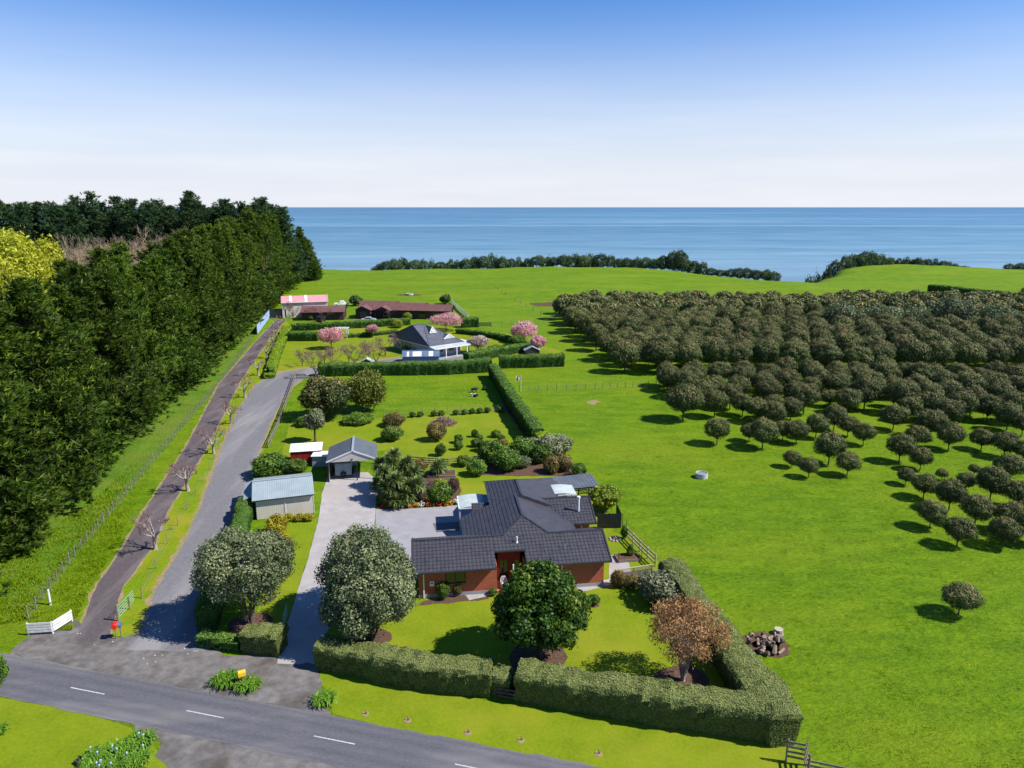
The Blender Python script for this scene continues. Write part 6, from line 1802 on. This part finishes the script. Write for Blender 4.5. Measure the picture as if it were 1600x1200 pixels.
MB().extrude_x([(-.16, .95), (-.16, 1.22), (0, 1.36), (.16, 1.22), (.16, .95)], -.24, .24).build('box', M['yellow_paint'], mb2)
MB().box(.2, .245, -.04, .0, 1.0, 1.25).build('flag', M['bright_red'], mb2)

# slim gate at concrete drive
sg = empty('drive_gate', gp(443, 985), 0, 'slim green metal gate folded back at the concrete drive', 'gate')
d = gp(449, 962) - gp(443, 985); fm = MB()
for z in (.2, .5, .8, 1.05): fm.tube([Vector((0, 0, z)), d + Vector((0, 0, z))], .018, 5)
for t in (0, .5, 1): fm.tube([d * t, d * t + Vector((0, 0, 1.08))], .02, 5)
fm.build('frame', M['green_metal'], sg)

# timber lattice gate / fence by house corner
a = gp(961, 917); b = gp(1018, 908)
tf = empty('board_fence', a, math.atan2(b.y - a.y, b.x - a.x), 'grey paling fence with lattice top at the house corner', 'fence')
L = (b - a).length
for k in range(int(L / .16)): MB().box(k * .16, k * .16 + .145, -.012, .012, .05, 1.25).build('paling', M['wood'], tf)
for s in (0, L / 2, L): link('post', post_mesh(.12, 1.6, 'wood'), tf, (s, .08, 0))
lt = MB()
for k in range(int(L / .12)):
    lt.bar((k * .12, -.02, 1.28), (min(L, k * .12 + .3), -.02, 1.58), .02, .012); lt.bar((k * .12 + .28, -.035, 1.28), (max(0, k * .12 - .02), -.035, 1.58), .02, .012)
lt.build('lattice', M['wood_pale'], tf)
MB().box(0, L, -.05, .05, 1.58, 1.63).build('top_rail', M['wood_pale'], tf)

# raised vegetable bed, fire pit, timber edged bed
a = gp(966, 880); vb = empty('vegetable_bed', a, .15, 'wire fenced vegetable bed on the narrow side lawn', 'garden bed')
MB().box(0, 2.2, 0, .06, 0, .28).build('board', M['wood'], vb); MB().box(0, 2.2, 1.3, 1.36, 0, .28).build('board', M['wood'], vb); MB().box(0, .06, .07, 1.29, 0, .28).build('board', M['wood'], vb); MB().box(2.14, 2.2, .07, 1.29, 0, .28).build('board', M['wood'], vb)
MB().box(.06, 2.14, .06, 1.3, 0, .2).build('soil', M['soil'], vb)
for s in (.0, 2.2): link('post', post_mesh(.05, 1.3, 'black'), vb, (s, -.05, 0))
c = gp(961, 843); fp = empty('fire_pit', c, 0, 'small round stone fire pit on the narrow side lawn', 'fire pit')
for k in range(9):
    t = k / 9 * 6.28; MB().lathe([(.13, 0), (.15, .08), (.08, .17)], 6).build('stone', M['base_grey'], fp, (math.cos(t) * .5, math.sin(t) * .5, 0))
MB().lathe([(.42, 0), (.4, .05), (.1, .08)], 12).build('ash', M['soil'], fp)
MB().bar((-.2, -.1, .08), (.2, .1, .35), .1).build('log', M['cut_wood'], fp); MB().bar((.2, -.1, .08), (-.1, .15, .4), .1).build('log', M['cut_wood'], fp)
a = gp(668, 747); te = empty('timber_bed', a, .05, 'timber edged garden bed below the rail fence', 'garden bed')
for x0, x1, y0, y1 in ((0, 3.4, 0, .12), (0, 3.4, 1.9, 2.02), (0, .12, .121, 1.899), (3.28, 3.4, .121, 1.899)): MB().box(x0, x1, y0, y1, 0, .25).build('edging_board', M['wood'], te)
MB().box(.12, 3.28, .12, 1.9, 0, .18).build('soil', M['soil'], te)

# stump pile in the paddock
rr = random.Random(3); c0 = gp(1196, 1008)
for k in range(26):
    a = rr.uniform(0, 6.28); q = rr.random() ** .6 * 1.7
    p = c0 + Vector((math.cos(a) * q, math.sin(a) * q * .8, 0)); L = rr.uniform(.25, .65); R0 = rr.uniform(.09, .2)
    o = MB(); ring = [(R0 * 1.1, 0), (R0, L * .4), (R0 * .92, L)]
    o.lathe(ring, 7)
    o.v = [(x + rr.uniform(-.03, .03), y + rr.uniform(-.03, .03), z) for x, y, z in o.v]
    m = o.build('split_log', M['cut_wood' if k % 3 else 'bark'], None, p)
    m.rotation_euler = (rr.uniform(-1.5, 1.5), rr.uniform(-.5, .5), rr.uniform(0, 6)); m.location.z = .10 + rr.uniform(0, .22) * (1 - q / 1.8) + R0 * .3
    tag(m, 'weathered split log in the rotting heap beside the hedge', 'log', 'heap of logs beside the hedge')
st = empty('tree_stump', gp(1216, 990), 0, 'pale sawn stump at the edge of the log heap', 'stump')
MB().lathe([(.42, -.05), (.36, .15), (.34, .42)], 11).build('trunk', M['bark_pale'], st); MB().lathe([(.335, .421), (.3, .43)], 11).build('cut_face', M['wood_pale'], st)

# verge marker stumps with little soil saucers
for k, (x, y) in enumerate(((571, 1116), (637, 1126), (731, 1145), (814, 1157), (935, 1178))):
    v = empty('young_planting', gp(x, y), 0, 'tiny new planting in a bare saucer on the roadside verge', 'plant', 'new plantings on the verge')
    MB().lathe([(.26, .0), (.24, .03), (.05, .035)], 10).build('saucer', M['dirt_edge'], v)
    MB().tube([(0, 0, .02), (.02, 0, .2), (-.02, .02, .26)], .03, 5).tube([(.06, 0, .02), (.1, 0, .16)], .025, 5).build('stem', M['soil'], v)

# round concrete troughs
def trough(p, r_, label):
    t = empty('water_trough', p, 0, label, 'trough')
    MB().lathe([(r_, -.03), (r_, .62), (r_ * .9, .62), (r_ * .88, .5)], 22).build('tank', M['trough'], t)
    MB().lathe([(r_ * .885, .535), (r_ * .3, .537)], 22).build('water', M['trough_water'], t)
trough(gp(1096, 746), px2m(9.5, gp(1096, 746)), 'round pale concrete water trough in the big paddock')
trough(gp(1067, 464), 1.5, 'distant round water trough in the far pasture beyond the orchard')
trough(gp(640, 461), 1.4, 'distant round water trough in the field behind the brown house')
for x, y, lab in ((1067, 464, 'worn bare ground around the trough beyond the orchard'), (640, 461, 'worn bare ground around the trough behind the house')):
    c = gp(x, y); sheet('worn_ground', [c + Vector((math.cos(t) * 5, math.sin(t) * 2.6, 0)) for t in np.linspace(0, 6.28, 12)[:-1]], float(land_z(c.x, c.y)) + .06, 'soil', lab, amp=.6, world=True)
sheet('worn_ground', [(915, 627), (930, 624), (938, 628), (925, 633)], .02, 'dirt_edge', 'small bare patch of dirt in the paddock', amp=.3)

# flag on a pole
fp_ = empty('flag_pole', gp(814, 612), 0, 'small white and red flag on a short pole in the paddock', 'flag')
MB().tube([(0, 0, 0), (0, 0, 3.2)], .035, 6).build('pole', M['white'], fp_)
fb = MB(); n = 8
for i in range(n):
    x0, x1 = -.9 * i / n, -.9 * (i + 1) / n; w0, w1 = .06 * math.sin(i * 1.2), .06 * math.sin((i + 1) * 1.2); t0, t1 = 1 - i / n, 1 - (i + 1) / n
    fb.poly([(x0, w0, 2.4 - .6 * t0 + .6), (x1, w1, 2.4 - .6 * t1 + .6), (x1, w1, 2.4 + .6 * t1 - .6 + .05), (x0, w0, 2.4 + .6 * t0 - .6)])
fb.build('flag', M['flag'], fp_)


# ---- cows
def cow(p, rz, lying, mat, label):
    root = empty('cow', p, rz, label, 'cow'); root.scale = (.62, .62, .62)
    me = bpy.data.meshes.new('cow_body')
    zb = .55 if lying else 1.0
    V = [(0, 0, zb), (.55, 0, zb + .03), (.85, 0, zb + .12), (1.15, 0, zb + (.1 if not lying else .35)), (1.42, 0, zb - .12 if not lying else zb + .25), (-.6, 0, zb + .02), (-.85, 0, zb + .1), (-.98, 0, zb - .35)]
    rad = [.40, .36, .24, .17, .10, .36, .2, .03]
    E = [(0, 1), (1, 2), (2, 3), (3, 4), (0, 5), (5, 6), (6, 7)]
    for sx, a in ((.55, 1), (-.6, 5)):
        for sy in (-1, 1):
            k = len(V)
            if lying: V += [(sx + .1, sy * .38, .3), (sx + .45, sy * .48, .12), (sx + .05, sy * .5, .08)]
            else: V += [(sx + .02, sy * .2, .68), (sx - .05 * (sx < 0) + .02, sy * .21, .36), (sx, sy * .21, .02)]
            rad += [.17, .075, .06]
            E += [(a, k), (k, k + 1), (k + 1, k + 2)]
    me.from_pydata(V, E, []); me.update()
    o = link('body', me, root)
    me.materials.append(M[mat])
    sk = o.modifiers.new('skin', 'SKIN'); 
    for v, r_ in zip(me.skin_vertices[0].data, rad): v.radius = (r_, r_ * 1.0)
    me.skin_vertices[0].data[0].use_root = True
    ss = o.modifiers.new('sub', 'SUBSURF'); ss.levels = 1; ss.render_levels = 2
    for sy in (-1, 1):
        h = V[3]; MB().poly([(h[0] - .02, sy * .12, h[2] + .1), (h[0] - .1, sy * .34, h[2] + .12), (h[0] + .04, sy * .3, h[2] + .04)]).build('ear', M[mat], root)


cow(gp(741, 613), .3, False, 'cow_hide', 'small black calf standing in the small paddock')
cow(gp(742, 620), 2.9, True, 'cow_patch', 'small black and white calf lying on the grass')
cow(gp(757, 609), 1.6, True, 'cow_hide', 'small black calf lying near the hedge shadow')

# ---- vehicles at the rear houses
def car(p, rz, paint, label, kind='car'):
    root = empty(kind, p, rz, label, 'vehicle')
    if kind == 'parked_car': low = [(-2.1, .35), (-2.15, .75), (-1.95, .95), (-1.2, 1.0), (-.75, 1.38), (.55, 1.42), (1.15, 1.02), (1.95, .88), (2.12, .6), (2.1, .35)]; gls = [(-1.08, 1.02), (-.7, 1.32), (.5, 1.36), (1.0, 1.03)]
    elif kind == 'pickup_truck': low = [(-2.4, .45), (-2.4, 1.0), (-.6, 1.0), (-.5, 1.72), (.55, 1.72), (1.05, 1.15), (2.2, 1.02), (2.3, .45)]; gls = [(-.42, 1.12), (-.38, 1.62), (.5, 1.62), (.9, 1.15)]
    else: low = [(-1.9, .5), (-1.9, 1.75), (.5, 1.78), (.85, 1.2), (1.9, 1.1), (1.95, .5)]; gls = [(-1.7, 1.2), (-1.7, 1.65), (.42, 1.68), (.7, 1.22)]
    b = MB(); n = len(b.v); k = len(low)
    for y, s in ((-.85, 1), (.85, 1)): b.v += [(x, y * (1 if z < 1.05 else .86), z) for x, z in low]
    b.f.append(tuple(range(k))); b.f.append(tuple(reversed(range(k, 2 * k))))
    for i in range(k): j = (i + 1) % k; b.f.append((j, i, k + i, k + j))
    b.build('body', M[paint], root)
    for y in (-1, 1):
        MB().poly([(x, y * (.862 if z < 1.1 else .742) + y * .01, z) for x, z in gls]).build('side_window', M['glass'], root)
        for x in (low[0][0] + .75, low[-1][0] - .75): wheel(root, x, y * .76, .33, .33, .2, 'y')
    x0, z0 = gls[-2]; x1, z1 = gls[-1]
    MB().poly([(x1 + .1, -.7, z1 + .03), (x1 + .1, .7, z1 + .03), (x0 + .1, .62, z0 + .02), (x0 + .1, -.62, z0 + .02)]).build('windscreen', M['glass'], root)
    for y in (-.6, .6): MB().box(low[-1][0] - .02, low[-1][0] + .04, y - .16, y + .16, .68, .82).build('headlight', M['white'], root)
    for y in (-.65, .65): MB().box(low[0][0] - .07, low[0][0] - .01, y - .12, y + .12, .7, .85).build('tail_light', M['bright_red'], root)
    return root


car(gp(576, 503), .1, 'car_silver', 'silver saloon car parked before the brown roofed house', 'parked_car')
car(gp(534, 478), .15, 'white', 'white pickup truck behind the brown garage', 'pickup_truck')
car(gp(501, 503), 1.5, 'black', 'black off roader parked at the brown garage', 'off_road_car')
# white garden bench near the hedge block
gb_ = empty('garden_bench', gp(468, 516), .1, 'white garden bench against the upper hedge', 'bench')
MB().box(-.7, .7, -.2, .2, .4, .45).build('seat', M['white'], gb_); MB().box(-.7, .7, .2, .24, .45, .9).build('backrest', M['white'], gb_)
for x in (-.6, .6):
    for y in (-.15, .18): MB().box(x - .04, x + .04, y - .04, y + .04, 0, .4).build('leg', M['white'], gb_)
# small scraps and stones on the entrance gravel
sr = random.Random(12)
for k in range(14):
    x, y = sr.choice([(150, 1010), (130, 1005), (255, 1022), (300, 1022), (230, 1035), (170, 1000), (120, 990)]); p = gp(x + sr.uniform(-15, 15), y + sr.uniform(-8, 8))
    mb = MB().lathe([(.02, 0), (.055, .012), (.035, .045)], 6); mb.v = [(a * sr.uniform(.7, 1.4), b * sr.uniform(.7, 1.4), c) for a, b, c in mb.v]
    tag(mb.build('stone', M['trough'], None, p + Vector((0, 0, .024)), sr.uniform(0, 6)), 'small pale stone lying on the gravel entrance', 'stone', 'stones on the gravel entrance')
